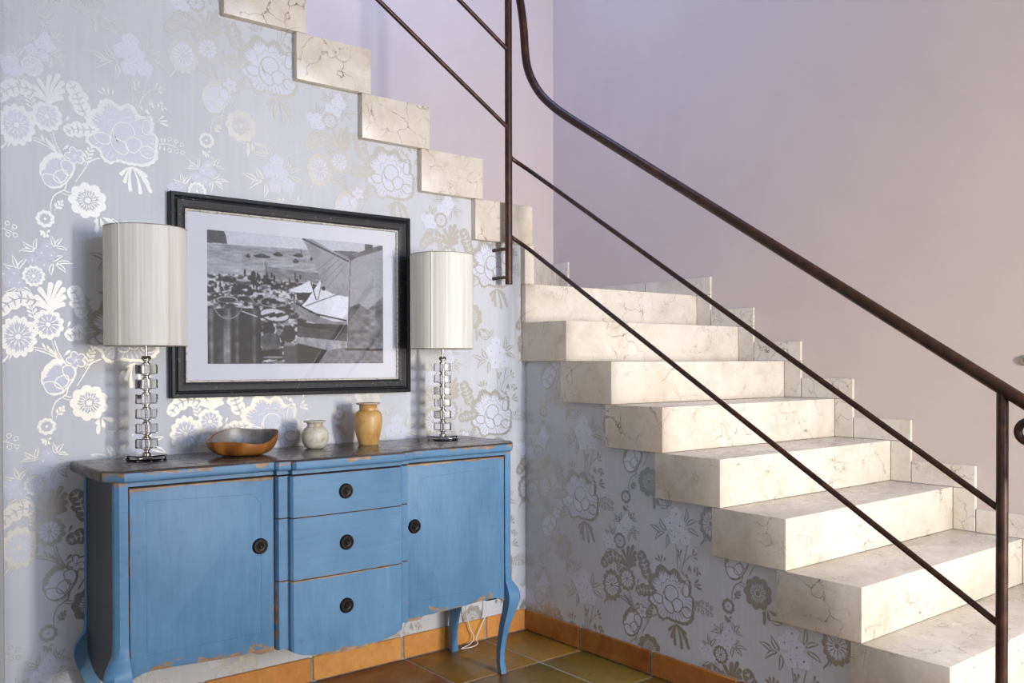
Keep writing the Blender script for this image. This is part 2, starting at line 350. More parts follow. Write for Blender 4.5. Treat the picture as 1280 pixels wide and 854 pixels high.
# baseboards of terracotta tiles
def baseboard(name, along, ends, joints, M):
    bm = NB()
    if along == 'x': box(bm, ends[0], ends[1], -0.007, 0.0, 0.0, HB-0.004)
    else: box(bm, -0.007, 0.0, ends[0], ends[1], 0.0, HB-0.004)
    bb = st(name, bm, M_grout)
    ps = [ends[1]] + joints + [ends[0]]
    for a, b_ in zip(ps, ps[1:]):
        g = 0.006; lo, hi = b_+g, a-g if a != ends[1] else a-0.004
        bm = NB()
        if along == 'x': box(bm, lo, hi, -0.014+R.uniform(0, .002), -0.001, 0.003, HB, 0.0025, 1)
        else: box(bm, -0.014+R.uniform(0, .002), -0.001, lo, hi, 0.003, HB, 0.0025, 1)
        finish('tile', bm, M, bb, ang=40)
    return bb
baseboard('baseboard_left', 'x', (XL, -0.008), [-0.228, -0.640, -1.031, -1.43, -1.83], M_skirt_lit)
baseboard('baseboard_right', 'y', (yk(8)-0.02, -0.008), [-0.362, -0.754, -1.147, -1.54, -1.93], M_skirt_shaded)

# ------------------------------------------------------------------ wallpaper print (flat motifs, clipped to the wall)
prims = []     # (pts, ink, layer) relative to the peony centre, metres
GI = [0]
def add_poly(pts, ink, lay): prims.append(([tuple(p) for p in pts], ink, lay + 0.013*(GI[0] % 70)))
def fan(c, ring, ink, lay):
    GI[0] += 1
    n = len(ring)
    for i in range(n): add_poly([c, ring[i], ring[(i+1) % n]], ink, lay)
def strip(A, B, ink, lay, closed=False):
    GI[0] += 1
    n = len(A)
    for i in range(n if closed else n-1):
        j = (i+1) % n; add_poly([A[i], A[j], B[j], B[i]], ink, lay)
def catm(pts, n=5, closed=False):
    P = [Vector((*p, 0)) for p in pts]; L = len(P); out = []
    for i in range(L if closed else L-1):
        g = (lambda q: P[q % L]) if closed else (lambda q: P[max(0, min(L-1, q))])
        p0, p1, p2, p3 = g(i-1), g(i), g(i+1), g(i+2)
        for k in range(n):
            t = k/n; v = 0.5*((2*p1) + (p2-p0)*t + (2*p0-5*p1+4*p2-p3)*t*t + (3*p1-p0-3*p2+p3)*t**3); out.append((v.x, v.y))
    if not closed: out.append((P[-1].x, P[-1].y))
    return out
def stroke(pts, w0, w1=None, ink=0, lay=1, closed=False, mid=None):
    n = len(pts); w1 = w0 if w1 is None else w1; A, B = [], []
    for i in range(n):
        a = pts[(i-1) % n] if closed or i > 0 else pts[0]; c = pts[(i+1) % n] if closed or i < n-1 else pts[-1]
        dx, dy = c[0]-a[0], c[1]-a[1]; L = math.hypot(dx, dy) or 1; nx, ny = -dy/L, dx/L; t = i/(n-1) if n > 1 else 0
        w_ = w0 + (w1-w0)*t
        if mid is not None: w_ = (w0*(1-t) + w1*t) + mid*math.sin(PI*t)
        A.append((pts[i][0]+nx*w_/2, pts[i][1]+ny*w_/2)); B.append((pts[i][0]-nx*w_/2, pts[i][1]-ny*w_/2))
    strip(A, B, ink, lay, closed)
INK, PEARL, GROUND = 0, 1, 2
def leaf(b_, t, w_, bend=0.0, ink=INK, hollow=False, lay=1):
    bx, by = b_; tx, ty = t; dx, dy = tx-bx, ty-by; L = math.hypot(dx, dy); nx, ny = -dy/L, dx/L
    mid = []
    for i in range(8):
        s = i/7; o = bend*L*math.sin(PI*s); mid.append((bx+dx*s+nx*o, by+dy*s+ny*o))
    A, B = [], []
    for i, p in enumerate(mid):
        s = i/7; q = w_/2*(math.sin(PI*min(1, s**0.8))**0.85 if 0 < s < 1 else 0.02)
        A.append((p[0]+nx*q, p[1]+ny*q)); B.append((p[0]-nx*q, p[1]-ny*q))
    strip(A, B, ink, lay)
    if hollow:
        q = 0.42; A2 = [(m_[0]+(a[0]-m_[0])*q, m_[1]+(a[1]-m_[1])*q) for a, m_ in zip(A, mid)][1:7]; B2 = [(m_[0]+(a[0]-m_[0])*q, m_[1]+(a[1]-m_[1])*q) for a, m_ in zip(B, mid)][1:7]
        strip(A2, B2, GROUND, lay+1)
def drop(b_, t, w_):   # narrow at base, round at tip
    bx, by = b_; tx, ty = t; dx, dy = tx-bx, ty-by; L = math.hypot(dx, dy); nx, ny = -dy/L, dx/L; A, B = [], []
    for i in range(7):
        s = i/6; q = w_/2*[0.1, 0.3, 0.55, 0.85, 1.0, 0.8, 0.15][i]; p = (bx+dx*s, by+dy*s); A.append((p[0]+nx*q, p[1]+ny*q)); B.append((p[0]-nx*q, p[1]-ny*q))
    strip(A, B, INK, 1)
def ring_pts(cx, cy, r_, n, lobes=0, amp=0.0, ph=0.0, sy=1.0):
    out = []
    for i in range(n):
        a = 2*PI*i/n; rr_ = r_*(1 + amp*(abs(math.sin(lobes*(a+ph)/2))-0.6)) if lobes else r_
        out.append((cx+rr_*math.cos(a), cy+rr_*sy*math.sin(a)))
    return out
def disc(cx, cy, r_, ink, lay, n=10): fan((cx, cy), ring_pts(cx, cy, r_, n), ink, lay)
def daisy(cx, cy, r_, lobes, hole=0.66, sy=1.0, rays=None, fill=PEARL):
    n = lobes*5
    out = ring_pts(cx, cy, r_, n, lobes, 0.16, 0, sy)
    inn = [(cx+(x-cx)*(hole*(1.1 if i % 2 else 0.86)), cy+(y-cy)*(hole*(1.1 if i % 2 else 0.86))) for i, (x, y) in enumerate(out)]
    strip(out, inn, INK, 1, True); fan((cx, cy), inn, fill, 0) if fill is not None else None
    for i in range(rays or 0):
        a = 2*PI*i/rays; leaf((cx+r_*0.22*math.cos(a), cy+r_*0.22*math.sin(a)), (cx+r_*hole*math.cos(a), cy+r_*hole*math.sin(a)), r_*0.075, lay=2)
    disc(cx, cy, r_*0.17, INK, 2)
def petal_flower(cx, cy, r_, n=5, ph=0.3):
    fan((cx, cy), ring_pts(cx, cy, r_*1.02, n*6, n, 0.30, ph), PEARL, 1)
    for i in range(n):   # the gaps between the petals
        a = ph+2*PI*(i)/n; stroke([(cx+r_*.35*math.cos(a), cy+r_*.35*math.sin(a)), (cx+r_*.85*math.cos(a), cy+r_*.85*math.sin(a))], r_*.03, r_*.10, GROUND, 2)
    disc(cx, cy, r_*0.15, INK, 3, 6)
def lobed(spine, wid, lobes):   # oak-like leaf around a spine
    P = catm(spine, 8); n = len(P); A, B = [], []
    for i, p in enumerate(P):
        a, c = P[max(0, i-1)], P[min(n-1, i+1)]; dx, dy = c[0]-a[0], c[1]-a[1]; L = math.hypot(dx, dy) or 1; nx, ny = -dy/L, dx/L; s = i/(n-1)
        q = wid*(0.35+0.65*math.sin(PI*min(1, s*0.85+0.1)))*(0.74+0.26*abs(math.sin(lobes*PI*s)))*(1 if s < 0.99 else 0.3)
        A.append((p[0]+nx*q, p[1]+ny*q)); B.append((p[0]-nx*q, p[1]-ny*q))
    strip(A, B, INK, 1); stroke(P, wid*0.16, wid*0.05, GROUND, 2)
    for i in range(3, n-3, 4):
        for S in (A, B): stroke([P[i], (P[i][0]+(S[min(n-1, i+2)][0]-P[i][0])*.6, P[i][1]+(S[min(n-1, i+2)][1]-P[i][1])*.6)], wid*0.22, wid*0.08, GROUND, 2)
def fern(base, tip, n, L, w_):
    bx, by = base; tx, ty = tip; a = math.atan2(ty-by, tx-bx); stroke([base, tip], 0.0025)
    for i in range(n):
        s = (i+0.8)/(n+0.3); p = (bx+(tx-bx)*s, by+(ty-by)*s)
        for sg in (-1, 1):
            q = a+sg*0.75; drop(p, (p[0]+L*math.cos(q)*(1.1-.3*s), p[1]+L*math.sin(q)*(1.1-.3*s)), w_)
    drop(tip, (tx+L*.8*math.cos(a), ty+L*.8*math.sin(a)), w_)
def plume(base, tips, w_):
    for t in tips:
        dx, dy = t[0]-base[0], t[1]-base[1]; sgn = 1 if dx < 0 else -1
        L = math.hypot(dx, dy); nx, ny = -dy/L, dx/L
        P = catm([base, (base[0]+dx*.35+nx*L*.07*sgn*-1, base[1]+dy*.35+ny*L*.07*sgn*-1), (base[0]+dx*.75-nx*L*.05*sgn, base[1]+dy*.75-ny*L*.05*sgn), t], 4)
        n = len(P); 
        A, B = [], []
        for i, p in enumerate(P):
            a, c = P[max(0, i-1)], P[min(n-1, i+1)]; ex, ey = c[0]-a[0], c[1]-a[1]; Q = math.hypot(ex, ey) or 1; mx_, my_ = -ey/Q, ex/Q; s = i/(n-1)
            q = w_/2*(0.15+0.95*s**0.9)*(1 if i < n-2 else (0.85 if i == n-2 else 0.3)); A.append((p[0]+mx_*q, p[1]+my_*q)); B.append((p[0]-mx_*q, p[1]-my_*q))
        strip(A, B, INK, 1)
def build_motif():
    # peony
    ol = [(-0.111, 0.026), (-0.097, 0.049), (-0.075, 0.062), (-0.069, 0.083), (-0.047, 0.096), (-0.025, 0.089), (-0.008, 0.08), (0.015, 0.093), (0.035, 0.084), (0.047, 0.065), (0.064, 0.059), (0.085, 0.066), (0.094, 0.037), (0.091, 0.012), (0.106, -0.001), (0.105, -0.035), (0.105, -0.066), (0.09, -0.086), (0.066, -0.099), (0.037, -0.1), (0.014, -0.1), (-0.015, -0.095), (-0.04, -0.105), (-0.062, -0.093), (-0.073, -0.068), (-0.098, -0.057), (-0.111, -0.039), (-0.098, -0.019), (-0.084, -0.005), (-0.103, 0.01)]
    P = catm(ol, 5, True); n = len(P)
    out, inn = [], []
    for i, p in enumerate(P):
        r_ = math.hypot(*p); a = math.atan2(p[1], p[0]); s = 1+0.05*abs(math.sin(a*19)); top = p[1] > -0.02 and p[0] < 0.075
        out.append((p[0]*s, p[1]*s)); q = (0.88 if i % 2 else 0.77) if top else (0.95 if i % 2 else 0.92); inn.append((p[0]*q, p[1]*q))
    strip(out, inn, INK, 1, True)
    fan((0, 0), [(x*.99, y*.99) for x, y in inn], PEARL, 0)
    for c, r_, sy in (((0.002, 0.0), 0.033, 0.95),): stroke(ring_pts(c[0], c[1], r_, 22, sy=sy), 0.004, closed=True, lay=2)
    for k in range(26):   # seeds of the disc
        a = k*2.4; q = 0.027*math.sqrt(k/26); leaf((q*math.cos(a)-.002, q*math.sin(a)), (q*math.cos(a)+.003, q*math.sin(a)+.001), 0.0012, lay=3)
    for pl in ([(-0.033, 0.004), (-0.04, -0.03), (-0.026, -0.06), (-0.003, -0.072), (0.014, -0.063), (0.009, -0.038), (-0.012, -0.026), (-0.026, -0.022)],
               [(0.006, -0.034), (0.02, -0.016), (0.036, -0.012), (0.057, -0.024), (0.05, -0.048), (0.034, -0.062), (0.016, -0.058)],
               [(-0.04, -0.02), (-0.07, -0.012), (-0.088, -0.026), (-0.07, -0.045), (-0.045, -0.045)], [(0.058, 0.008), (0.062, 0.045), (0.078, 0.05), (0.086, 0.03), (0.08, 0.004)],
               [(0.05, -0.045), (0.075, -0.035), (0.098, -0.048), (0.09, -0.07), (0.06, -0.07)]):
        Q = catm(pl, 4, True); cx_ = sum(p[0] for p in pl)/len(pl); cy_ = sum(p[1] for p in pl)/len(pl)
        fan((cx_, cy_), Q, PEARL, 2); stroke(Q, 0.0036, closed=True, lay=3)
        for i in range(0, len(Q), 3): stroke([Q[i], (Q[i][0]*.65+cx_*.35, Q[i][1]*.65+cy_*.35)], 0.0018, 0.0004, lay=3)
    for a0, a1, r0, r1, nn in ((-2.6, -0.5, 0.078, 0.10, 14), (-0.4, 0.35, 0.075, 0.098, 6)):
        for i in range(nn):
            a = a0+(a1-a0)*i/(nn-1); stroke([(r0*math.cos(a)*.9, r0*math.sin(a)*.9), (r1*math.cos(a), r1*math.sin(a))], 0.0008, 0.0028, lay=2)
    for k in range(46):
        a = 2*PI*k/46+0.03*math.sin(k*5); top = 0.2 < a < 3.3
        i = min(range(n), key=lambda q: abs((math.atan2(P[q][1], P[q][0])-a+PI) % (2*PI)-PI)); r_ = math.hypot(*P[i])
        if top: leaf((r_*.90*math.cos(a), r_*.90*math.sin(a)), (r_*(.62+.10*(k % 3)/2)*math.cos(a+.03), r_*(.62+.10*(k % 3)/2)*math.sin(a+.03)), 0.0034, lay=2)
    for a0 in (0.5, 1.2, 1.9, 2.6): stroke(catm([(0.044*math.cos(a0-.35), 0.044*math.sin(a0-.35)), (0.055*math.cos(a0), 0.055*math.sin(a0)), (0.044*math.cos(a0+.35), 0.044*math.sin(a0+.35))]), 0.0012, 0.0012, lay=2, mid=0.001)
    # daisies
    daisy(-0.222, 0.012, 0.043, 11, 0.70, 1.05, 11)
    daisy(-0.304, -0.027, 0.050, 13, 0.70, 1.22, 13)
    daisy(-0.107, -0.232, 0.054, 9, 0.58, 1.0, 18, GROUND)
    daisy(-0.228, -0.301, 0.026, 9, 0.62, 1.0, 0, GROUND)
    daisy(-0.261, -0.478, 0.031, 12, 0.72, 1.0, 12)
    # plume above the daisies, palm below the peony
    plume((-0.214, 0.05), [(-0.186, 0.149), (-0.212, 0.142), (-0.248, 0.124), (-0.259, 0.098), (-0.257, 0.076), (-0.174, 0.127), (-0.172, 0.102), (-0.174, 0.078)], 0.017)
    plume((0.026, -0.108), [(-0.010, -0.140), (0.003, -0.164), (0.022, -0.188), (0.052, -0.194), (0.086, -0.186), (0.078, -0.160), (0.073, -0.136)], 0.014)
    # oak leaves
    lobed([(-0.112, 0.035), (-0.128, 0.07), (-0.138, 0.10), (-0.158, 0.132)], 0.031, 3)
    lobed([(-0.085, -0.006), (-0.12, -0.012), (-0.15, -0.016), (-0.172, -0.03)], 0.026, 3)
    lobed([(-0.262, 0.085), (-0.30, 0.088), (-0.335, 0.068), (-0.356, 0.036)], 0.028, 3)
    fern((-0.256, 0.02), (-0.272, 0.075), 4, 0.021, 0.008)
    for a, b_ in (((-0.050, 0.108), (-0.078, 0.120)), ((-0.050, 0.110), (-0.064, 0.134)), ((-0.046, 0.108), (-0.044, 0.138)), ((-0.034, 0.110), (-0.028, 0.130))): drop(a, b_, 0.008)
    for a, b_ in (((-0.168, 0.004), (-0.160, 0.024)), ((-0.168, 0.002), (-0.154, -0.006))): drop(a, b_, 0.008)
    # stems
    stroke(catm([(-0.259, -0.065), (-0.22, -0.079), (-0.175, -0.106)]), 0.004)
    stroke(catm([(-0.262, -0.058), (-0.225, -0.068), (-0.178, -0.106)]), 0.0025)
    stroke(catm([(-0.205, -0.036), (-0.194, -0.072), (-0.175, -0.106)]), 0.0035); stroke(catm([(-0.212, -0.036), (-0.202, -0.07), (-0.178, -0.106)]), 0.0025)
    for x_, y_ in ((-0.235, -0.055), (-0.222, -0.062), (-0.212, -0.072), (-0.203, -0.08)): drop((x_+.008, y_-.014), (x_-.004, y_+.01), 0.007)
    drop((-0.180, -0.085), (-0.160, -0.066), 0.009); drop((-0.352, -0.112), (-0.338, -0.092), 0.006); drop((-0.342, -0.104), (-0.330, -0.08), 0.006); drop((-0.330, -0.1), (-0.320, -0.076), 0.006)
    # tulip
    tl = [(-0.179, -0.101), (-0.2, -0.095), (-0.221, -0.107), (-0.239, -0.133), (-0.242, -0.162), (-0.234, -0.18), (-0.22, -0.2), (-0.195, -0.204), (-0.171, -0.187), (-0.147, -0.149), (-0.147, -0.122), (-0.165, -0.115)]
    Q = catm(tl, 5, True); cx_, cy_ = -0.195, -0.15
    fan((cx_, cy_), Q, PEARL, 0)
    A = Q; B = []
    for i, p in enumerate(Q):
        a = math.atan2(p[1]-cy_, p[0]-cx_); up = 1.3 < a or a < -3.0
        q = (0.62 if i % 2 else 0.76) if up else 0.91; B.append((cx_+(p[0]-cx_)*q, cy_+(p[1]-cy_)*q))
    A = [(cx_+(p[0]-cx_)*(1+0.05*abs(math.sin(6*math.atan2(p[1]-cy_, p[0]-cx_)))), cy_+(p[1]-cy_)*(1+0.05*abs(math.sin(6*math.atan2(p[1]-cy_, p[0]-cx_))))) for p in Q]
    strip(A, B, INK, 1, True)
    for pl in ([(-0.182, -0.145), (-0.2, -0.156), (-0.204, -0.176), (-0.185, -0.186), (-0.167, -0.168), (-0.168, -0.148)], [(-0.18, -0.14), (-0.182, -0.12), (-0.160, -0.114), (-0.148, -0.13), (-0.152, -0.152), (-0.166, -0.16)], [(-0.205, -0.165), (-0.235, -0.168), (-0.225, -0.197), (-0.195, -0.2), (-0.182, -0.188)]):
        Q = catm(pl, 4, True); c1 = sum(p[0] for p in pl)/len(pl); c2 = sum(p[1] for p in pl)/len(pl); fan((c1, c2), Q, PEARL, 2); stroke(Q, 0.0035, closed=True, lay=3)
    stroke(catm([(-0.168, -0.184), (-0.174, -0.205), (-0.201, -0.225), (-0.213, -0.255), (-0.212, -0.275)]), 0.0045, 0.003)
    stroke(catm([(-0.174, -0.208), (-0.16, -0.213), (-0.148, -0.208)]), 0.004, 0.001); stroke(catm([(-0.182, -0.216), (-0.165, -0.221), (-0.152, -0.221)]), 0.003, 0.001)
    fern((-0.203, -0.274), (-0.186, -0.25), 2, 0.017, 0.009)
    # small flower and its stems
    Q = ring_pts(-0.144, -0.098, 0.024, 30, 5, 0.5); fan((-0.144, -0.098), Q, PEARL, 0); stroke(Q, 0.004, closed=True)
    for i in range(5): a = 1.25*i+.4; stroke([(-0.144, -0.098), (-0.144+.012*math.cos(a), -0.098+.012*math.sin(a))], 0.0018)
    stroke(catm([(-0.071, -0.094), (-0.10, -0.108), (-0.116, -0.135), (-0.142, -0.178)]), 0.0045, 0.003); fern((-0.118, -0.125), (-0.098, -0.072), 4, 0.02, 0.0085)
    # leaves under the big daisy
    for a, b_ in (((-0.082, -0.284), (-0.084, -0.302)), ((-0.078, -0.284), (-0.082, -0.334)), ((-0.07, -0.282), (-0.062, -0.315)), ((-0.066, -0.28), (-0.034, -0.292))): drop(a, b_, 0.014)
    for a, b_ in (((-0.229, -0.342), (-0.243, -0.352)), ((-0.229, -0.342), (-0.232, -0.36)), ((-0.226, -0.342), (-0.22, -0.358)), ((-0.229, -0.342), (-0.245, -0.34)), ((-0.226, -0.342), (-0.215, -0.336))): drop(a, b_, 0.008)
    # large pale bunch
    for x_, y_ in ((-0.004, 0.26), (0.042, 0.255), (0.019, 0.211), (0.068, 0.216), (0.024, 0.296)): petal_flower(x_, y_, 0.025)
    for a, b_, w_, bd in (((-0.047, 0.218), (-0.104, 0.240), 0.018, -.08), ((-0.022, 0.228), (-0.055, 0.272), 0.020, .1), ((-0.03, 0.222), (-0.078, 0.186), 0.018, -.15), ((-0.018, 0.218), (-0.025, 0.162), 0.018, .1), ((0.066, 0.27), (0.072, 0.325), 0.018, -.1), ((0.074, 0.262), (0.122, 0.284), 0.018, .1), ((0.078, 0.25), (0.13, 0.228), 0.018, .08),
                           ((-0.012, 0.318), (-0.062, 0.322), 0.016, .1), ((-0.012, 0.318), (-0.038, 0.355), 0.017, -.1), ((-0.010, 0.320), (0.010, 0.352), 0.016, .1)): leaf(a, b_, w_, bd, hollow=True)
    stroke(catm([(-0.03, 0.222), (-0.05, 0.219)]), 0.002)
    stroke(catm([(0.024, 0.185), (0.029, 0.14), (0.03, 0.095)]), 0.0025); stroke(catm([(0.077, 0.19), (0.062, 0.13), (0.045, 0.084)]), 0.003); stroke(catm([(0.042, 0.150), (0.045, 0.12), (0.038, 0.09)]), 0.002)
    stroke(catm([(0.058, 0.118), (0.085, 0.15), (0.112, 0.16)]), 0.0025)
    for a, b_ in (((0.102, 0.158), (0.108, 0.182)), ((0.108, 0.158), (0.122, 0.168)), ((0.106, 0.152), (0.124, 0.146)), ((0.086, 0.12), (0.082, 0.098)), ((0.088, 0.122), (0.094, 0.092)), ((0.108, 0.118), (0.112, 0.098)), ((0.112, 0.118), (0.128, 0.112)), ((0.122, 0.108), (0.124, 0.086)), ((0.126, 0.108), (0.138, 0.094)),
                  ((0.108, 0.055), (0.13, 0.076)), ((0.108, 0.052), (0.142, 0.060)), ((0.108, 0.050), (0.146, 0.042)), ((0.062, 0.078), (0.054, 0.092)), ((0.064, 0.078), (0.078, 0.084)), ((0.066, 0.076), (0.084, 0.074)), ((0.04, 0.15), (0.032, 0.17)), ((0.044, 0.15), (0.05, 0.172)), ((0.04, 0.138), (0.034, 0.152))): drop(a, b_, 0.0085)
    # berry sprig
    stroke(catm([(0.108, -0.022), (0.14, -0.018), (0.165, -0.024), (0.185, -0.034)]), 0.0025)
    for a, b_ in (((0.118, -0.022), (0.112, -0.04)), ((0.122, -0.02), (0.118, 0.0)), ((0.128, -0.02), (0.132, 0.002)), ((0.13, -0.022), (0.128, -0.042))): drop(a, b_, 0.006)
    for x_, y_ in ((0.145, 0.0), (0.167, -0.004), (0.186, -0.013), (0.146, -0.037), (0.168, -0.038), (0.188, -0.038)):
        stroke(ring_pts(x_, y_, 0.0062, 9), 0.0028, closed=True); stroke([(x_-.008, -0.02), (x_-.002, y_*.6-.008)], 0.0014)
    # small bunch
    for x_, y_ in ((-0.239, -0.406), (-0.212, -0.411), (-0.264, -0.430), (-0.232, -0.442), (-0.224, -0.385), (-0.314, -0.472), (-0.326, -0.500), (-0.300, -0.500), (-0.342, -0.476)): petal_flower(x_, y_, 0.0165)
    for a, b_, w_, bd in (((-0.256, -0.397), (-0.292, -0.374), 0.013, .1), ((-0.256, -0.397), (-0.251, -0.362), 0.012, .1), ((-0.256, -0.402), (-0.302, -0.406), 0.012, -.1), ((-0.203, -0.386), (-0.212, -0.350), 0.012, 0), ((-0.2, -0.384), (-0.180, -0.357), 0.013, .1), ((-0.198, -0.386), (-0.166, -0.393), 0.011, .1), ((-0.208, -0.430), (-0.179, -0.411), 0.014, .1), ((-0.2, -0.436), (-0.150, -0.434), 0.012, .1), ((-0.206, -0.436), (-0.212, -0.475), 0.014, -.1), ((-0.2, -0.438), (-0.171, -0.463), 0.014, .1),
                           ((-0.306, -0.458), (-0.343, -0.445), 0.012, .1), ((-0.306, -0.458), (-0.318, -0.418), 0.013, 0), ((-0.303, -0.46), (-0.279, -0.428), 0.014, .1), ((-0.305, -0.514), (-0.338, -0.530), 0.012, .1), ((-0.303, -0.516), (-0.294, -0.556), 0.012, .1), ((-0.3, -0.514), (-0.265, -0.532), 0.012, .1)): leaf(a, b_, w_, bd, hollow=True)
build_motif()

def clip_half(poly, ax, v, keep_gt):
    out = []; n = len(poly)
    for i in range(n):
        a, b_ = poly[i], poly[(i+1) % n]; ia = (a[ax] >= v) if keep_gt else (a[ax] <= v); ib = (b_[ax] >= v) if keep_gt else (b_[ax] <= v)
        if ia: out.append(a)
        if ia != ib:
            t = (v-a[ax])/(b_[ax]-a[ax]); out.append((a[0]+t*(b_[0]-a[0]), a[1]+t*(b_[1]-a[1])))
    return out
def floral(parent, origins, cols, to3d):
    V, Fc, Mi = [], [], []
    for ox, oz in origins:
        for pts, ink, lay in prims:
            P = [(x+ox, y+oz) for x, y in pts]
            xa, xb = min(p[0] for p in P), max(p[0] for p in P); za, zb = min(p[1] for p in P), max(p[1] for p in P)
            for c0, c1, z0, z1 in cols:
                if xb <= c0 or xa >= c1 or zb <= z0 or za >= z1: continue
                q = P
                if xa < c0: q = clip_half(q, 0, c0, True)
                if xb > c1: q = clip_half(q, 0, c1, False)
                if za < z0: q = clip_half(q, 1, z0, True)
                if zb > z1: q = clip_half(q, 1, z1, False)
                if len(q) < 3: continue
                k = len(V); d = 0.0003+0.00025*lay
                V += [to3d(x, z, d) for x, z in q]; Fc.append(tuple(range(k, k+len(q)))); Mi.append(ink)
    me = bpy.data.meshes.new('floral_print'); me.from_pydata(V, [], Fc)
    for x in (M_ink, M_pearl, M_paper): me.materials.append(x)
    me.polygons.foreach_set('material_index', Mi); me.update()
    o = bpy.data.objects.new('floral_print', me); C.objects.link(o); o.parent = parent; o['kind'] = 'stuff'
    o['label'] = 'flat metallic floral print of the wallpaper'
colsA = []
for j in range(-1, 9):
    c0 = max(xl(j), XL); c1 = xl(j-1) if j > -1 else 0.0
    colsA.append((c0, c1, HB+0.002, (zt(j)-h) if j > -1 else ZL-h-0.001))
    if xl(j) <= XL: break
orA = []
for j in range(-1, 5):
    for k in range(-2, 4):
        orA.append((-0.184-0.4975*j, 0.965+(0.32 if j % 2 else 0.0)+0.636*k))
floral(wallA, orA, colsA, lambda x, z, d: (x, -d, z))
colsB = [(yk(1)+LAP, -0.001, HB+0.002, zk(2))]
for k in range(2, 8): colsB.append((max(yk(k)+LAP, yk(8)), yk(k-1)+LAP, HB+0.002, zk(k+1)))
orB = []
for j in range(-1, 6):
    for k in range(-1, 3):
        orB.append((0.353+0.487*j, 0.635-(0.31 if j % 2 else 0.0)+0.632*k))
floral(wallB, orB, [(-b_, -a, c0, c1) for a, b_, c0, c1 in colsB], lambda x, z, d: (-d, -x, z))

# ------------------------------------------------------------------ staircase
stairs = empty('marble_staircase', (0.56, -1.0, 0), 'cream veined marble staircase of block steps turning left at the landing', 'staircase')
for k in range(0, 9):
    zb = max(zk(k+1), 0.0); yb = yk(k-1)+LAP if k > 0 else D
    if k == 1: yb = -0.001
    if k == 0: yb = D
    x0 = -EX
    o = finish('step' if k else 'landing_slab', box(NB(), x0, W, yk(k), yb, zb+(0.0008 if k else 0), zk(k), 0.0022, 2), M_marble, ang=30)
    adopt(o, stairs)
# solid masonry under the flight so no gap shows
# winder on the landing: diagonal riser from the newel towards the far right corner
bm = prism(NB(), [(xl(-1), -PY), (0.028, -PY), (W, D-0.06), (W, D), (xl(-1), D)], 'z', ZL, ZL+h, 0.002, 1)
adopt(finish('step', bm, M_marble, ang=30), stairs)
for j in range(0, 7):
    x0 = xl(j); x1 = x0+W2 if j else 0.020
    o = finish('step', box(NB(), x0, x1, -PY, D, zt(j)-h+0.0008, zt(j), 0.0022, 2), M_marble, ang=30); adopt(o, stairs)
# marble skirting against the right stairwell wall
tx = 0.014; dd = 0.09; hs = 0.092
def sk(y0_, y1_, z0_, z1_, name='skirting_tile'):
    adopt(finish(name, box(NB(), W-tx, W, y0_+0.002, y1_-0.002, z0_+0.001, z1_-0.001, 0.0012, 1), M_marble, ang=30), stairs)
for k in range(0, 8):
    sk(yk(k)-dd, yk(k), zk(k+1), zk(k))                                       # upright beside the riser
    if k: sk(yk(k)-dd, yk(k-1)-dd, zk(k), zk(k)+hs)                             # length along the tread
sk(yk(0)-dd, 0.33, ZL, ZL+hs); sk(0.33, 0.70, ZL, ZL+hs); sk(0.70, 0.955, ZL, ZL+hs); sk(0.955, D-.001, ZL, ZL+h+hs)
for k in range(1, 8):   # dark mortar joints between the skirting lengths
    adopt(finish('mortar_joint', box(NB(), W-tx+0.002, W, yk(k-1)-dd-0.004, yk(k-1)-dd+0.003, zk(k)+0.002, zk(k)+hs-0.012), M_mortar), stairs)

# ------------------------------------------------------------------ railing
rail = empty('stair_railing', (-0.07, -2.02, 0), 'rusty brown iron stair railing with round tube handrail and two rails', 'railing')
def rp(name, pts, r_, seg=14, M=M_iron): return adopt(finish(name, tube(NB(), pts, r_, seg), M, ang=50), rail)
rp('post', [(-0.07, -2.02, 0.0), (-0.07, -2.02, 1.095)], 0.0148)
rp('post', [(-0.146, -0.07, 1.508), (-0.146, -0.07, 2.99)], 0.0155)
for z in (1.655, 1.535): adopt(finish('bracket', tube(NB(), [(-0.175, 0.0, z), (-0.175, -0.075, z), ], 0.0075, 10), M_iron, ang=50), rail); adopt(finish('bracket', tube(NB(), [(-0.178, -0.07, z), (-0.146, -0.07, z)], 0.0065, 10), M_iron, ang=50), rail)
adopt(finish('bracket', tube(NB(), [(-0.07, -2.02, 0.12), (-0.0195, -2.02, 0.12)], 0.009, 10), M_iron, ang=50), rail)
S1 = 0.631
def slope(y, yref, zref, s): return zref + (y-yref)*s
# two lower rails, starting on the landing post and turning the corner
for zr, y_ref in ((1.998, -0.107), (1.662, -0.107)):
    zend = 0.802 if zr > 1.9 else 0.502; s = (zr-zend)/(-0.107+2.001)
    pts = smooth_path([(-0.146, -0.07, zr+0.062), (-0.118, -0.062, zr+0.046), (-0.088, -0.078, zr+0.024), (-0.0715, -0.112, zr-0.003), (-0.07, -0.16, zr-0.053*s-0.0)], 6) + [(-0.07, y, zr+(y+0.107)*s) for y in np.linspace(-0.3, -2.01, 12)]
    rp('rail', pts, 0.0088)
# rails of the upper flight
rp('rail', [(-0.150, -0.07, 2.170), (-1.75, -0.07, 2.170+1.60*0.607)], 0.0088)
rp('rail', [(-0.150, -0.07, 2.498), (-1.30, -0.07, 2.498+1.15*0.59)], 0.0088)
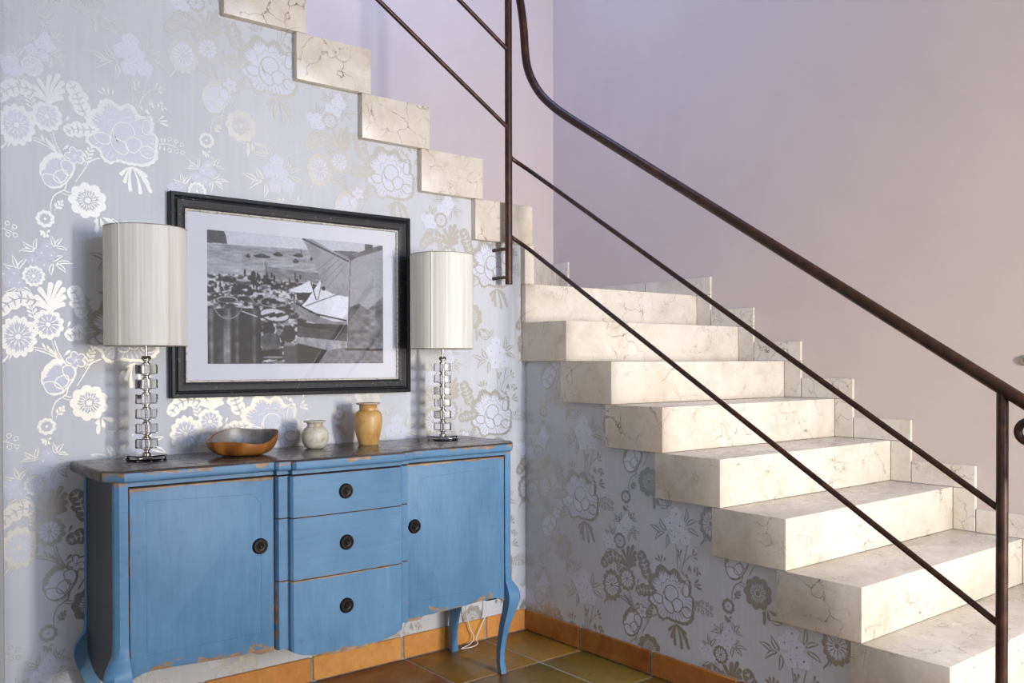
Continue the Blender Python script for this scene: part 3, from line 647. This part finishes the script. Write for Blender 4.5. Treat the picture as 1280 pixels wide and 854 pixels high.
# handrail with its swan-neck at the corner, ending in a scroll
hp = smooth_path([(-0.86, -0.07, 3.18), (-0.6, -0.07, 3.03), (-0.25, -0.065, 2.875), (-0.12, -0.06, 2.82), (-0.075, -0.056, 2.745), (-0.07, -0.077, 2.624), (-0.07, -0.088, 2.519), (-0.07, -0.100, 2.448), (-0.07, -0.130, 2.379), (-0.07, -0.192, 2.297), (-0.07, -0.287, 2.216), (-0.07, -0.407, 2.135)], 8)
hp += [(-0.07, y, 2.135+(y+0.407)*0.6371) for y in np.linspace(-0.55, -2.16, 14)]
sc_ = [(-0.07, -2.22, 0.985), (-0.07, -2.235, 0.95), (-0.07, -2.215, 0.915), (-0.07, -2.17, 0.90)]
hp += smooth_path([(-0.07, -2.19, 1.002), (-0.07, -2.235, 0.965), (-0.07, -2.235, 0.915), (-0.07, -2.19, 0.885), (-0.07, -2.13, 0.895)], 6)
rp('handrail', hp, 0.0175, 18)
a0 = [(-0.07, -2.084+0.026*math.cos(t)*(1+0.10*t/3), 0.998+0.026*math.sin(t)*(1+0.10*t/3)) for t in np.linspace(-1.9, 4.0, 22)]
a0 += [(-0.07, -2.125, 0.955), (-0.07, -2.15, 0.905)]
rp('scroll', a0, [0.0105]*24, 14)

# ------------------------------------------------------------------ sideboard
SB = empty('blue_sideboard', (-1.10, -0.22, 0), 'distressed blue painted wooden sideboard with two doors, three drawers and cabriole legs', 'sideboard')
TZ = 0.877
def ad(o): return adopt(o, SB)
xc = -1.1045
# top slab outline (plan), mirrored about xc
half = [(0.0, -0.462), (0.195, -0.462), (0.203, -0.452), (0.203, -0.443), (0.243, -0.440), (0.250, -0.432), (0.250, -0.424), (0.69, -0.424), (0.700, -0.412), (0.735, -0.372), (0.742, -0.36), (0.742, -0.03)]
plan = [(xc+x_, y_) for x_, y_ in half] + [(xc-x_, y_) for x_, y_ in half[::-1][:-1]]
bm = prism(NB(), plan, 'z', 0.843, TZ)
top_es = [e for e in bm.edges if all(abs(v.co.z-TZ) < 1e-5 for v in e.verts) or all(abs(v.co.z-0.843) < 1e-5 for v in e.verts)]
bmesh.ops.bevel(bm, geom=top_es, offset=0.010, segments=4, affect='EDGES', profile=0.5)
for f in bm.faces: f.material_index = 1 if f.normal.z > 0.5 or (f.calc_center_median().x < xc-0.72) else 0
ad(finish('top', bm, [M_bluetop, M_topwood], ang=35))
# frieze rail under the top
def inset_plan(d, y_add=0.0):
    hh = [(0.0, -0.438), (0.198, -0.438), (0.198, -0.418), (0.240, -0.418), (0.240, -0.40), (0.690, -0.40)]
    return hh
hf = inset_plan(0)
pl = [(xc+x_, y_) for x_, y_ in hf] + [(xc+0.69, -0.05)] + [(xc-0.69, -0.05)] + [(xc-x_, y_) for x_, y_ in hf[::-1][:-1]]
ad(finish('frieze', prism(NB(), pl, 'z', 0.830, 0.845, 0.0), M_blue, ang=30))
# carcass
bm = NB(); box(bm, xc-0.688, xc+0.688, -0.377, -0.045, 0.30, 0.83)
ad(finish('carcass', bm, M_dark))
# side panels, with shaped lower edge
def wavy(n, f, x0, x1): return [(x0+(x1-x0)*i/n, f(i/n)) for i in range(n+1)]
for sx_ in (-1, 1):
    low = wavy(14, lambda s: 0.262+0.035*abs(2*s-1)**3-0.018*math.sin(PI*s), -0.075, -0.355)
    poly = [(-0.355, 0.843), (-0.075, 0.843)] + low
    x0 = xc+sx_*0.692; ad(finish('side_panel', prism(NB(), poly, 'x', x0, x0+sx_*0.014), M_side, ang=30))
# legs: front stiles running down into cabriole legs
def leg(sx_, sy_, yo):
    # rows: z, inner x offset, outer x offset measured from xc ; front/back follow the same bulge
    rows = [(0.843, 0.674, 0.708), (0.43, 0.674, 0.708), (0.385, 0.674, 0.709), (0.352, 0.674, 0.712), (0.335, 0.674, 0.724), (0.318, 0.6735, 0.735), (0.300, 0.673, 0.741), (0.281, 0.672, 0.742), (0.24, 0.671, 0.731), (0.186, 0.668, 0.711), (0.134, 0.6645, 0.700), (0.083, 0.661, 0.694), (0.04, 0.660, 0.695), (0.012, 0.661, 0.702), (0.0, 0.664, 0.702)]
    bm = NB(); prev = None
    for z, a, b_ in rows:
        y_out = yo + sy_*(b_-0.708)*0.8; y_in = yo - sy_*0.036 + sy_*(a-0.674)*0.8
        tk = 0.036 if z > 0.28 else 0.021+0.015*(z/0.28)**1.3
        if z < 0.28: b_ = b_-0.006*(1-z/0.28)
        if sy_ < 0: y_out, y_in = yo-(b_-0.708)*0.8, yo-(b_-0.708)*0.8+tk
        else: y_out, y_in = yo+(b_-0.708)*0.3, yo+(b_-0.708)*0.3-tk
        w_ = (b_-a); c = 0.30*w_
        xa, xb = xc+sx_*a, xc+sx_*b_; q = sx_*c; cy_ = -sy_*c
        ring = [(xa, y_out), (xb-q, y_out), (xb, y_out+cy_), (xb, y_in), (xa, y_in)]
        vs_ = [bm.verts.new((x_, y_, z)) for x_, y_ in ring]
        if prev:
            for i in range(5): bm.faces.new((prev[i], prev[(i+1) % 5], vs_[(i+1) % 5], vs_[i]))
        else: bm.faces.new(vs_)
        prev = vs_
    bm.faces.new(prev[::-1])
    ad(finish('leg', bm, M_leg, ang=40))
leg(-1, -1, -0.401); leg(1, -1, -0.401); leg(-1, 1, -0.04); leg(1, 1, -0.04)
def knob(parent, x_, z, y_):
    prof = [(0.0, 0.012), (0.004, 0.012), (0.0055, 0.009), (0.008, 0.0075), (0.0095, 0.0085), (0.012, 0.0085), (0.0135, 0.006), (0.0165, 0.006), (0.018, 0.0085), (0.021, 0.0085), (0.0235, 0.006), (0.025, 0.002), (0.025, 0.0), (0.0, 0.0)]
    bm = lathe(NB(), prof, 0, 0, 0, 32); bmesh.ops.rotate(bm, verts=bm.verts, cent=(0, 0, 0), matrix=Matrix.Rotation(PI/2, 3, 'X'))
    bmesh.ops.translate(bm, verts=bm.verts, vec=(x_, y_, z)); o = finish('knob', bm, M_knob, ang=35); o.parent = parent; return o
# doors (curved lower edge)
def door(sx_):
    low = [(0.248, 0.279), (0.285, 0.277), (0.300, 0.280), (0.310, 0.289), (0.345, 0.2875), (0.40, 0.289), (0.47, 0.292), (0.55, 0.296), (0.60, 0.298), (0.635, 0.2955), (0.655, 0.288), (0.671, 0.279)]
    P = [(xc+sx_*x_, z) for x_, z in low]; P = P + [(xc+sx_*0.671, 0.824), (xc+sx_*0.2425, 0.824), (xc+sx_*0.2425, 0.277)]
    d = finish('door', prism(NB(), P, 'y', -0.376, -0.400, 0.003, 2, lambda e: all(v.co.y < -0.399 for v in e.verts)), M_bluel, ang=30); ad(d)
    # inset bead line of the door's framed panel
    x0, x1 = xc+sx_*0.285, xc+sx_*0.625
    pts = [(x0, 0.345), (x0, 0.745), (x0+sx_*0.025, 0.775), (x1, 0.785), (x1, 0.345)]
    bm = NB()
    bead = tube(bm, [(p[0], -0.3992, p[1]) for p in pts + [pts[0]]], 0.0011, 6); o = finish('bead', bead, M_bead, ang=50); o.parent = d
    knob(d, xc+sx_*0.262 + (0.010 if sx_ > 0 else -0.026), 0.613 if sx_ < 0 else 0.608, -0.400)
door(-1); door(1)
# drawers: fronts with stepped returns; the lowest has the shaped apron edge
def drawer(z0, z1, low=None):
    prof = [(-0.2385, -0.376), (-0.2385, -0.409), (-0.234, -0.418), (-0.206, -0.418), (-0.2025, -0.4185), (-0.2025, -0.432), (-0.196, -0.440)]
    prof = [(xc+x_, y_) for x_, y_ in prof] + [(xc+x_, -0.440 - 0.004*(1-(x_/0.19)**2)) for x_ in (-0.12, -0.06, 0, 0.06, 0.12)] + [(2*xc-(xc+x_), y_) for x_, y_ in prof[::-1]]
    zf = (lambda x_: z0) if low is None else low
    # subdivide along x so that the lower edge can be curved
    pts = []
    for a, b_ in zip(prof, prof[1:]):
        n = max(1, int(abs(b_[0]-a[0])/0.012))
        for i in range(n): pts.append((a[0]+(b_[0]-a[0])*i/n, a[1]+(b_[1]-a[1])*i/n))
    pts.append(prof[-1])
    bm = NB(); T = [bm.verts.new((x_, y_, z1)) for x_, y_ in pts]; Bt = [bm.verts.new((x_, y_, zf(x_-xc))) for x_, y_ in pts]
    Tb = [bm.verts.new((x_, -0.376, z1)) for x_, y_ in pts]; Bb = [bm.verts.new((x_, -0.376, zf(x_-xc))) for x_, y_ in pts]
    for i in range(len(pts)-1):
        bm.faces.new((T[i], T[i+1], Bt[i+1], Bt[i])); bm.faces.new((T[i], Tb[i], Tb[i+1], T[i+1])); bm.faces.new((Bt[i], Bt[i+1], Bb[i+1], Bb[i])); bm.faces.new((Tb[i], Bb[i], Bb[i+1], Tb[i+1]))
    bmesh.ops.remove_doubles(bm, verts=bm.verts, dist=1e-6)
    es = [e for e in bm.edges if len(e.link_faces) == 2 and all(v.co.y < -0.405 for v in e.verts) and (all(abs(v.co.z-z1) < 1e-6 for v in e.verts) or (e.link_faces[0].normal.angle(e.link_faces[1].normal, 0) > 0.9 and abs(e.verts[0].co.z-e.verts[1].co.z) < 0.02))]
    bmesh.ops.recalc_face_normals(bm, faces=bm.faces)
    bmesh.ops.bevel(bm, geom=es, offset=0.002, segments=2, affect='EDGES')
    o = ad(finish('drawer', bm, M_blue if low is None else M_bluel, ang=30)); return o
d1 = drawer(0.694, 0.824); knob(d1, -1.1205, 0.763, -0.443)
d2 = drawer(0.498, 0.691); knob(d2, -1.1185, 0.597, -0.443)
def lowf(x_):
    a = abs(x_); z = 0.243 + 0.5*max(0, a-0.03)**2*1.9
    if a > 0.17: z += 0.45*(a-0.17)**1.3
    if a > 0.222: z -= 0.9*(a-0.222)
    return z
d3 = drawer(0.243, 0.495, lowf); knob(d3, -1.1195, 0.392, -0.443)

# ------------------------------------------------------------------ framed photograph
FR = empty('framed_photograph', (-1.076, -0.015, 1.40), 'black distressed wooden frame holding a monochrome beach photograph in wide white mat', 'picture')
x0f, x1f, z0f, z1f = -1.539, -0.610, 1.061, 1.746
prof = [(0.0, 0.0), (0.0, -0.026), (0.003, -0.031), (0.012, -0.032), (0.017, -0.028), (0.018, -0.022), (0.021, -0.021), (0.024, -0.025), (0.040, -0.024), (0.052, -0.018), (0.053, -0.008), (0.053, 0.0)]
def framebm(pr, xa, xb, za, zb):
    bm = NB(); cs = [(xa, za, 1, 1), (xb, za, -1, 1), (xb, zb, -1, -1), (xa, zb, 1, -1)]
    rings = [[bm.verts.new((x_+sx_*o, y_-0.002, z+sz*o)) for o, y_ in pr] for x_, z, sx_, sz in cs]
    for i in range(4):
        a, b_ = rings[i], rings[(i+1) % 4]
        for k in range(len(pr)-1): bm.faces.new((a[k], a[k+1], b_[k+1], b_[k]))
    return bm
adopt(finish('frame', framebm(prof, x0f, x1f, z0f, z1f), M_frame, ang=25), FR)
adopt(finish('fillet', framebm([(0.051, -0.004), (0.051, -0.018), (0.054, -0.019), (0.0575, -0.016), (0.0585, -0.009), (0.0585, -0.004)], x0f, x1f, z0f, z1f), M_fillet, ang=40), FR)
adopt(finish('backing', box(NB(), x0f+0.02, x1f-0.02, -0.008, -0.003, z0f+0.02, z1f-0.02), M_dark), FR)
px0, px1, pz0, pz1 = -1.411, -0.725, 1.1745, 1.6315
# mat with bevelled window
bm = NB(); o4 = [(x0f+.05, z0f+.05), (x1f-.05, z0f+.05), (x1f-.05, z1f-.05), (x0f+.05, z1f-.05)]; i4 = [(px0, pz0), (px1, pz0), (px1, pz1), (px0, pz1)]
A = [bm.verts.new((x_, -0.0115, z)) for x_, z in o4]; B_ = [bm.verts.new((x_, -0.0115, z)) for x_, z in i4]; Cc = [bm.verts.new((x_*.999+(px0+px1)/2*.001, -0.0098, z*.999+(pz0+pz1)/2*.001)) for x_, z in i4]
for i in range(4): j = (i+1) % 4; bm.faces.new((A[i], A[j], B_[j], B_[i])); bm.faces.new((B_[i], B_[j], Cc[j], Cc[i]))
adopt(finish('mat', bm, M_mat_board), FR)

# the photograph, painted into vertex colours of a fine grid: u right, v down, 0..1
NX, NY = 420, 282
U, V_ = np.meshgrid(np.linspace(0, 1, NX), np.linspace(0, 1, NY)); rng = np.random.RandomState(3)
def vnoise(su, sv, seed):
    r_ = np.random.RandomState(seed); g = r_.rand(int(sv)+3, int(su)+3); x_ = U*su; y_ = V_*sv; i = x_.astype(int); j = y_.astype(int); fx = x_-i; fy = y_-j
    fx = fx*fx*(3-2*fx); fy = fy*fy*(3-2*fy)
    return (g[j, i]*(1-fx)+g[j, i+1]*fx)*(1-fy)+(g[j+1, i]*(1-fx)+g[j+1, i+1]*fx)*fy
def fbm(su, sv, seed, n=4): return sum(vnoise(su*2**k, sv*2**k, seed+k)/2**k for k in range(n))/sum(1/2**k for k in range(n))
def cv(x_, y_):   # crop pixels -> u,v
    u = (x_-168)/628.0; yt = 190+60*u; yb = 667+3*u; return u, (y_-yt)/(yb-yt)
def inside(poly):
    P = [cv(*p) for p in poly]; r_ = np.zeros(U.shape, bool); n = len(P)
    for i in range(n):
        (x1_, y1_), (x2_, y2_) = P[i], P[(i+1) % n]
        c = ((y1_ > V_) != (y2_ > V_)) & (U < (x2_-x1_)*(V_-y1_)/((y2_-y1_) or 1e-9)+x1_); r_ ^= c
    return r_
I = np.full(U.shape, 0.5)
def put(mask, val): I[mask] = (val[mask] if isinstance(val, np.ndarray) else val)
def seg(p, q, w_, val):
    (a, b_), (c, d) = cv(*p), cv(*q); L2 = (c-a)**2+((d-b_)*.67)**2; t = np.clip(((U-a)*(c-a)+(V_-b_)*.67*(d-b_)*.67)/max(L2, 1e-9), 0, 1)
    put(np.hypot(U-a-t*(c-a), (V_-b_-t*(d-b_))*.67) < w_, val)
def ell(c, rx, ry, val, ang=0):
    a, b_ = cv(*c); x_, y_ = U-a, (V_-b_)*.67; ca, sa = math.cos(ang), math.sin(ang); put(((x_*ca+y_*sa)/rx)**2+((-x_*sa+y_*ca)/ry)**2 < 1, val)
f1 = fbm(8, 6, 10); f2 = fbm(40, 30, 20); f3 = fbm(20, 70, 30)
put(np.ones(U.shape, bool), 0.80+0.05*f1)
put(inside([(160, 238), (810, 282), (810, 420), (160, 420)]), 0.50+0.28*f3)
sh = np.clip((V_-0.12)/0.25, 0, 1); msk = inside([(160, 238), (810, 282), (810, 420), (160, 420)]); I[msk] += (0.12*sh*f2)[msk]
put(inside([(160, 180), (222, 196), (229, 212), (232, 240), (160, 236)]), 0.34+0.06*f2)
for c, rx in (((301, 284), .012), ((347, 285), .045), ((402, 279), .028), ((474, 283), .028), ((465, 303), .018), ((521, 295), .008)):
    ell(c, rx, 0.008, 0.24); ell((c[0], c[1]-5), rx*.5, .007, 0.34)
seg((483, 262), (483, 285), .002, 0.25)
put(inside([(360, 320), (545, 345), (560, 385), (360, 365)]), 0.42+0.25*f3)
# crowded shore, with a room reflection painted over its lower left
m_ = inside([(160, 345), (300, 352), (420, 375), (540, 385), (560, 470), (500, 670), (160, 680)])
put(m_, np.clip(0.42+2.4*(fbm(40, 46, 40, 3)-0.52), 0.05, 0.82))
m_refl = inside([(160, 470), (340, 470), (345, 680), (160, 680)]); stripe = vnoise(30, 2, 77); put(m_refl, np.clip(0.27+0.55*(vnoise(46, 1.0, 77)-0.5)+0.22*(vnoise(90, 1.0, 78)-0.5)+0.35*(fbm(20, 20, 60)-0.5), 0.04, 0.8))  # dark vertical streaks: curtains reflected in the glass, painted into the print
for i in range(46):
    x_ = 185+rng.rand()*330; y_ = 350+rng.rand()*80; ell((x_, y_), .004+.003*rng.rand(), .012+.01*rng.rand(), 0.12+0.12*rng.rand())
for i in range(40):
    x_ = 185+rng.rand()*330; y_ = 365+rng.rand()*90; ell((x_, y_), .012*rng.rand()+.004, .006, 0.45+0.3*rng.rand(), rng.rand()-.5)
ell((290, 343), .006, .02, .2); ell((318, 350), .014, .02, .22)
ell((285, 375), .045, .013, .35); ell((285, 370), .04, .006, .7)
seg((360, 300), (361, 375), .0018, .3)
ell((232, 438), .055, .018, .66); ell((232, 440), .046, .013, .20)
for q in range(12): t0_ = PI*q/12; seg((235-48*math.cos(t0_), 445+62*math.sin(t0_)), (235-48*math.cos(t0_+PI/12), 445+62*math.sin(t0_+PI/12)), .003, .58)
for q in range(14): t0_ = 2*PI*q/14; seg((388-50*math.cos(t0_), 447+18*math.sin(t0_)), (388-50*math.cos(t0_+2*PI/14), 447+18*math.sin(t0_+2*PI/14)), .003, .62)
ell((390, 495), .083, .036, .25, .1); ell((390, 494), .077, .031, .82, .1)
for q in (-24, 4, 28): seg((370+q, 500), (412+q, 488), .006, .18)
seg((280, 480), (330, 500), .003, .8)
# sea wall, sails, boats
put(inside([(488, 220), (520, 222), (660, 300), (662, 430), (600, 425), (555, 375), (530, 300)]), 0.56+0.16*fbm(14, 10, 90))
seg((490, 222), (662, 305), .004, .3)
for q in (0, 22, 44, 66): seg((575-q*.5, 400-q), (640-q*.3, 330-q*.8), .002, .54)
put(inside([(530, 222), (795, 250), (660, 288), (645, 282)]), 0.80)
put(inside([(600, 265), (700, 270), (660, 288)]), 0.46)
put(inside([(440, 406), (512, 374), (524, 380), (530, 412), (480, 420)]), 0.88)
put(inside([(465, 415), (530, 415), (520, 445), (470, 440)]), 0.12)
put(inside([(485, 462), (505, 440), (552, 372), (568, 405), (600, 420), (660, 432), (658, 492), (622, 516), (560, 500)]), 0.84+0.10*f1)
seg((500, 462), (625, 420), .003, .5); seg((560, 375), (545, 440), .002, .3); seg((520, 380), (538, 440), .003, .3)
ell((565, 400), .012, .012, .15)
put(inside([(458, 448), (470, 455), (520, 490), (600, 518), (655, 520), (655, 535), (560, 530), (490, 510), (462, 480)]), 0.46+0.2*f2)
seg((460, 450), (530, 490), .004, .14); seg((530, 490), (650, 516), .004, .14); seg((462, 420), (462, 452), .0025, .75)
put(inside([(475, 522), (655, 532), (657, 562), (520, 548)]), 0.08)
put(inside([(468, 535), (560, 545), (655, 562), (655, 600), (468, 575)]), 0.22+0.2*f2)
put(inside([(468, 572), (655, 590), (660, 622), (600, 640), (468, 600)]), 0.50+0.3*f2)
put(inside([(468, 595), (582, 622), (548, 680), (468, 680)]), 0.14+0.1*f1)
put(inside([(582, 620), (660, 612), (800, 620), (800, 680), (545, 680)]), 0.38+0.28*f2)
# house wall on the right
put(inside([(662, 300), (800, 252), (800, 625), (655, 612)]), 0.62+0.06*f1)
m3 = inside([(660, 470), (700, 455), (735, 478), (800, 430), (800, 625), (655, 612)]); put(m3, 0.26+0.42*fbm(30, 30, 120))
put(inside([(655, 290), (700, 272), (800, 246), (800, 264), (690, 292), (668, 304)]), 0.36+0.2*f2)
put(inside([(725, 240), (757, 244), (757, 262), (725, 268)]), 0.40)
seg((668, 300), (656, 612), .002, .35); seg((650, 618), (790, 622), .006, .12); seg((645, 530), (540, 680), .002, .72); seg((715, 630), (670, 672), .002, .6)
# two men and baskets
ell((372, 545), .03, .028, .07); ell((440, 562), .036, .045, .06); ell((405, 555), .015, .02, .5); ell((430, 527), .024, .008, .6)
ell((375, 590), .055, .05, .25+.3*f2, .2); ell((440, 600), .03, .012, .55); ell((385, 635), .05, .028, .16); ell((385, 645), .06, .006, .6); ell((400, 662), .05, .006, .5); put(inside([(418, 605), (468, 605), (470, 670), (425, 670)]), 0.26+.15*f3)
I = np.clip(I*(0.94+0.12*fbm(150, 100, 200, 2)), 0.02, 1)
for _ in range(1):
    Ip = np.pad(I, 1, mode='edge'); I = 0.4*I+0.15*(Ip[:-2, 1:-1]+Ip[2:, 1:-1]+Ip[1:-1, :-2]+Ip[1:-1, 2:])
I = np.clip((I-0.45)*1.22+0.38, 0.0, 1); s_ = I*0.92
linv = np.where(s_ > 0.04045, ((s_+0.055)/1.055)**2.4, s_/12.92)
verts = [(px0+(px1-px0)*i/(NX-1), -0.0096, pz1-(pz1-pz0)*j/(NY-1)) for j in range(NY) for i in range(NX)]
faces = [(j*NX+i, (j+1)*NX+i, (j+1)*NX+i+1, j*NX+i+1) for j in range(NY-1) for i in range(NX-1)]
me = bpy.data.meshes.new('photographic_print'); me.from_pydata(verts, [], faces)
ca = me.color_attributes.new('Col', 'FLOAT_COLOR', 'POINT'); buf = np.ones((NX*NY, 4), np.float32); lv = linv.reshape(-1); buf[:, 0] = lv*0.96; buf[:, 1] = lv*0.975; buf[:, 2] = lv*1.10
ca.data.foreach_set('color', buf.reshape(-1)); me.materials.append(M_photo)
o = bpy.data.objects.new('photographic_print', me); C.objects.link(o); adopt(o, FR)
adopt(finish('glass', box(NB(), x0f+.05, x1f-.05, -0.0150, -0.0135, z0f+.05, z1f-.05), M_glass), FR)

# ------------------------------------------------------------------ table lamps
def lamp(cx, cy, label):
    L = empty('table_lamp', (cx, cy, TZ), label, 'lamp', 'crystal table lamps on the sideboard')
    def q(o): return adopt(o, L)
    bm = NB(); prof = [(0.0, 0.0), (0.058, 0.0), (0.062, 0.003), (0.062, 0.013), (0.057, 0.017), (0.0, 0.017)]
    q(finish('base', lathe(bm, prof, cx, cy, TZ, 8), M_crystal))
    rod = finish('stem', tube(NB(), [(cx, cy, TZ+0.017), (cx, cy, TZ+0.40)], 0.0042, 12), M_chrome, ang=50); q(rod)
    z = TZ+0.017
    for i in range(7):
        pr = [(0.0045, 0.0), (0.013, 0.0), (0.013, 0.003), (0.0075, 0.0065), (0.0075, 0.0095), (0.013, 0.013), (0.013, 0.016), (0.0045, 0.016)]
        if i == 0: pr = [(r_, z_*1.25) for r_, z_ in pr]
        s = finish('spacer', lathe(NB(), pr, cx, cy, z, 20), M_chrome, ang=40); q(s); z += 0.016*(1.25 if i == 0 else 1)
        if i < 6:
            bm = NB(); rr_ = 0.0345
            pr = [(0.0046, 0.0), (rr_-0.002, 0.0), (rr_, 0.002), (rr_, 0.028), (rr_-0.002, 0.030), (0.0046, 0.030)]
            o = finish('crystal', lathe(bm, pr, cx, cy, z, 8), M_crystal); q(o); z += 0.030
    q(finish('spacer', lathe(NB(), [(0.0045, 0), (0.016, 0), (0.012, 0.010), (0.0045, 0.010)], cx, cy, z, 20), M_chrome, ang=40))
    # bulb
    q(finish('bulb', lathe(NB(), [(0.0, 0.16), (0.015, 0.157), (0.027, 0.14), (0.028, 0.12), (0.018, 0.09), (0.013, 0.07), (0.013, 0.04), (0.0, 0.04)], cx, cy, TZ+0.36, 20), M_bulb, ang=60))
    # pleated shade
    z0, z1 = 1.231, 1.594; n = 240; rs = np.random.RandomState(11)
    amp = [0.0007*abs(math.sin(PI*k*0.5))+0.0007*rs.rand()+0.0010*math.sin(k*0.21)*math.sin(k*0.083) + (0.0026 if k % 47 == 3 else 0) for k in range(n)]
    bm = NB(); rows = []
    for zz, s in ((z0, 1), (z0+0.004, 1), (z1-0.004, 1), (z1, 1)):
        rows.append([bm.verts.new((cx+(0.1195+amp[k])*math.cos(2*PI*k/n), cy+(0.1195+amp[k])*math.sin(2*PI*k/n), zz)) for k in range(n)])
    inn = [[bm.verts.new((cx+0.1180*math.cos(2*PI*k/n), cy+0.1180*math.sin(2*PI*k/n), zz)) for k in range(n)] for zz in (z0, z1)]
    for a, b_ in list(zip(rows, rows[1:])) + [(inn[1], inn[0]), (inn[0], rows[0]), (rows[-1], inn[1])]:
        for k in range(n): bm.faces.new((a[k], a[(k+1) % n], b_[(k+1) % n], b_[k]))
    sh = q(finish('lamp_shade', bm, M_shade, ang=60))
    for zz in (z0, z1):
        bm = NB(); ring = [(cx+0.1205*math.cos(2*PI*k/72), cy+0.1205*math.sin(2*PI*k/72), zz) for k in range(73)]
        o = finish('binding', tube(bm, ring, 0.0014, 6), M_trim, ang=60); o.parent = sh
    sp = NB()
    for a in (0.3, 0.3+2*PI/3, 0.3+4*PI/3): tube(sp, [(cx, cy, z1-0.03), (cx+0.117*math.cos(a), cy+0.117*math.sin(a), z1-0.006)], 0.0016, 6)
    tube(sp, [(cx, cy, z1-0.045), (cx, cy, z1-0.02)], 0.006, 10)
    tube(sp, [(cx+0.0, cy, z1-0.04), (cx+0.035, cy, z1-0.08), (cx+0.038, cy, z1-0.20), (cx+0.01, cy, z1-0.32)], 0.0015, 6)
    q(finish('shade_carrier', sp, M_chrome, ang=50))
    return L
lamp(-1.655, -0.155, 'crystal stacked table lamp with ivory pleated shade left of the framed photograph')
lamp(-0.545, -0.155, 'crystal stacked table lamp with ivory pleated shade right of the framed photograph')

# ------------------------------------------------------------------ bowl and vases
bx, by = -1.365, -0.215
def bowl_surface(bm, off, flip):
    seg, rows = 56, 14; rings = []
    for i in range(rows+1):
        s = i/rows
        ring = []
        for k in range(seg):
            a = 2*PI*k/seg
            Rr = 0.103*(1+0.06*math.cos(2*a+0.3)+0.035*math.sin(3*a+1.0)) + (0.012 if abs(math.sin(a/2)) > 0.985 else 0)
            hgt = 0.060 + 0.016*math.sin(a+0.35) + 0.006*math.cos(3*a+0.6) + 0.010*max(0, math.cos(a-0.55)) 
            r_ = (0.30+0.70*math.sin(s*PI/2)**0.9)*(Rr-off) if s > 0 else 0.30*(Rr-off)
            zz = (1-math.cos(s*PI/2))*(hgt-off*0.15)*(0.55+0.45*s)*1.0 + off*(1-s)
            ring.append(bm.verts.new((bx+r_*math.cos(a), by+r_*0.86*math.sin(a), TZ+zz)))
        rings.append(ring)
    fs = []
    for a_, b_ in zip(rings, rings[1:]):
        for k in range(seg): fs.append(bm.faces.new((a_[k], a_[(k+1) % seg], b_[(k+1) % seg], b_[k])))
    fs.append(bm.faces.new(rings[0]))
    return rings[-1], fs
bm = NB(); e1, f1_ = bowl_surface(bm, 0.0, False); e2, f2_ = bowl_surface(bm, 0.006, True)
for k in range(len(e1)): bm.faces.new((e1[k], e1[(k+1) % len(e1)], e2[(k+1) % len(e2)], e2[k]))
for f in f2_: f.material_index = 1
o = finish('wooden_bowl', bm, [M_oliv, M_bowlin], ang=60)
tag(o, 'irregular orange olive wood bowl with wavy rim on the sideboard', 'bowl')
def vase(name, cx, cy, prof, M, label, rim=None):
    o = finish(name, lathe(NB(), prof, cx, cy, TZ, 48), M, ang=50); tag(o, label, 'vase'); o2 = None
    if rim: o2 = finish('rim', lathe(NB(), rim, cx, cy, TZ, 48), M_rimon, o, ang=50)
    return o
p1 = [(0.0, 0.0), (0.026, 0.0), (0.033, 0.004), (0.043, 0.018), (0.0475, 0.036), (0.047, 0.052), (0.041, 0.066), (0.032, 0.074), (0.0275, 0.079), (0.0275, 0.086), (0.030, 0.090), (0.039, 0.093), (0.0395, 0.096), (0.037, 0.0975), (0.026, 0.094), (0.023, 0.088), (0.023, 0.078), (0.036, 0.06), (0.040, 0.04), (0.03, 0.012), (0.0, 0.008)]
vase('round_vase', -1.083, -0.150, p1, M_alab, 'small round cream stone vase with flared lip beside the wooden bowl')
p2 = [(0.0, 0.0), (0.034, 0.0), (0.036, 0.003), (0.043, 0.03), (0.0495, 0.065), (0.0515, 0.092), (0.050, 0.108), (0.044, 0.120), (0.033, 0.126), (0.0325, 0.130), (0.0325, 0.144), (0.035, 0.1465), (0.030, 0.148), (0.027, 0.14), (0.028, 0.125), (0.04, 0.11), (0.044, 0.08), (0.03, 0.01), (0.0, 0.008)]
vase('tall_vase', -0.868, -0.145, p2, M_onyx, 'taller honey coloured stone vase with flat pale rim', [(0.0305, 0.146), (0.042, 0.1475), (0.045, 0.150), (0.044, 0.1535), (0.030, 0.1515)])

# ------------------------------------------------------------------ cable, wall plug
cab = smooth_path([(-0.36, -0.022, 0.34), (-0.346, -0.03, 0.145), (-0.327, -0.032, 0.072), (-0.311, -0.036, 0.035), (-0.330, -0.045, 0.012), (-0.388, -0.056, 0.004), (-0.37, -0.062, 0.0035), (-0.334, -0.064, 0.0035), (-0.300, -0.05, 0.006), (-0.296, -0.034, 0.024), (-0.269, -0.03, 0.065), (-0.236, -0.026, 0.14), (-0.25, -0.02, 0.34)], 8)
tag(finish('lamp_cable', tube(NB(), cab, 0.0022, 8), M_cable, ang=60), 'white lamp flex looping to the tiles behind the sideboard', 'cable')
bm = lathe(NB(), [(0.0, 0.004), (0.004, 0.004), (0.006, 0.009), (0.012, 0.010), (0.0175, 0.008), (0.020, 0.004), (0.020, 0.0)], 0, 0, 0, 28)
bmesh.ops.rotate(bm, verts=bm.verts, cent=(0, 0, 0), matrix=Matrix.Rotation(-PI/2, 3, 'Y')); bmesh.ops.translate(bm, verts=bm.verts, vec=(W, -1.603, 1.181))
tag(finish('wall_rosette', bm, M_ring, ang=40), 'small round metal rosette on pink wall above the handrail', 'rosette')
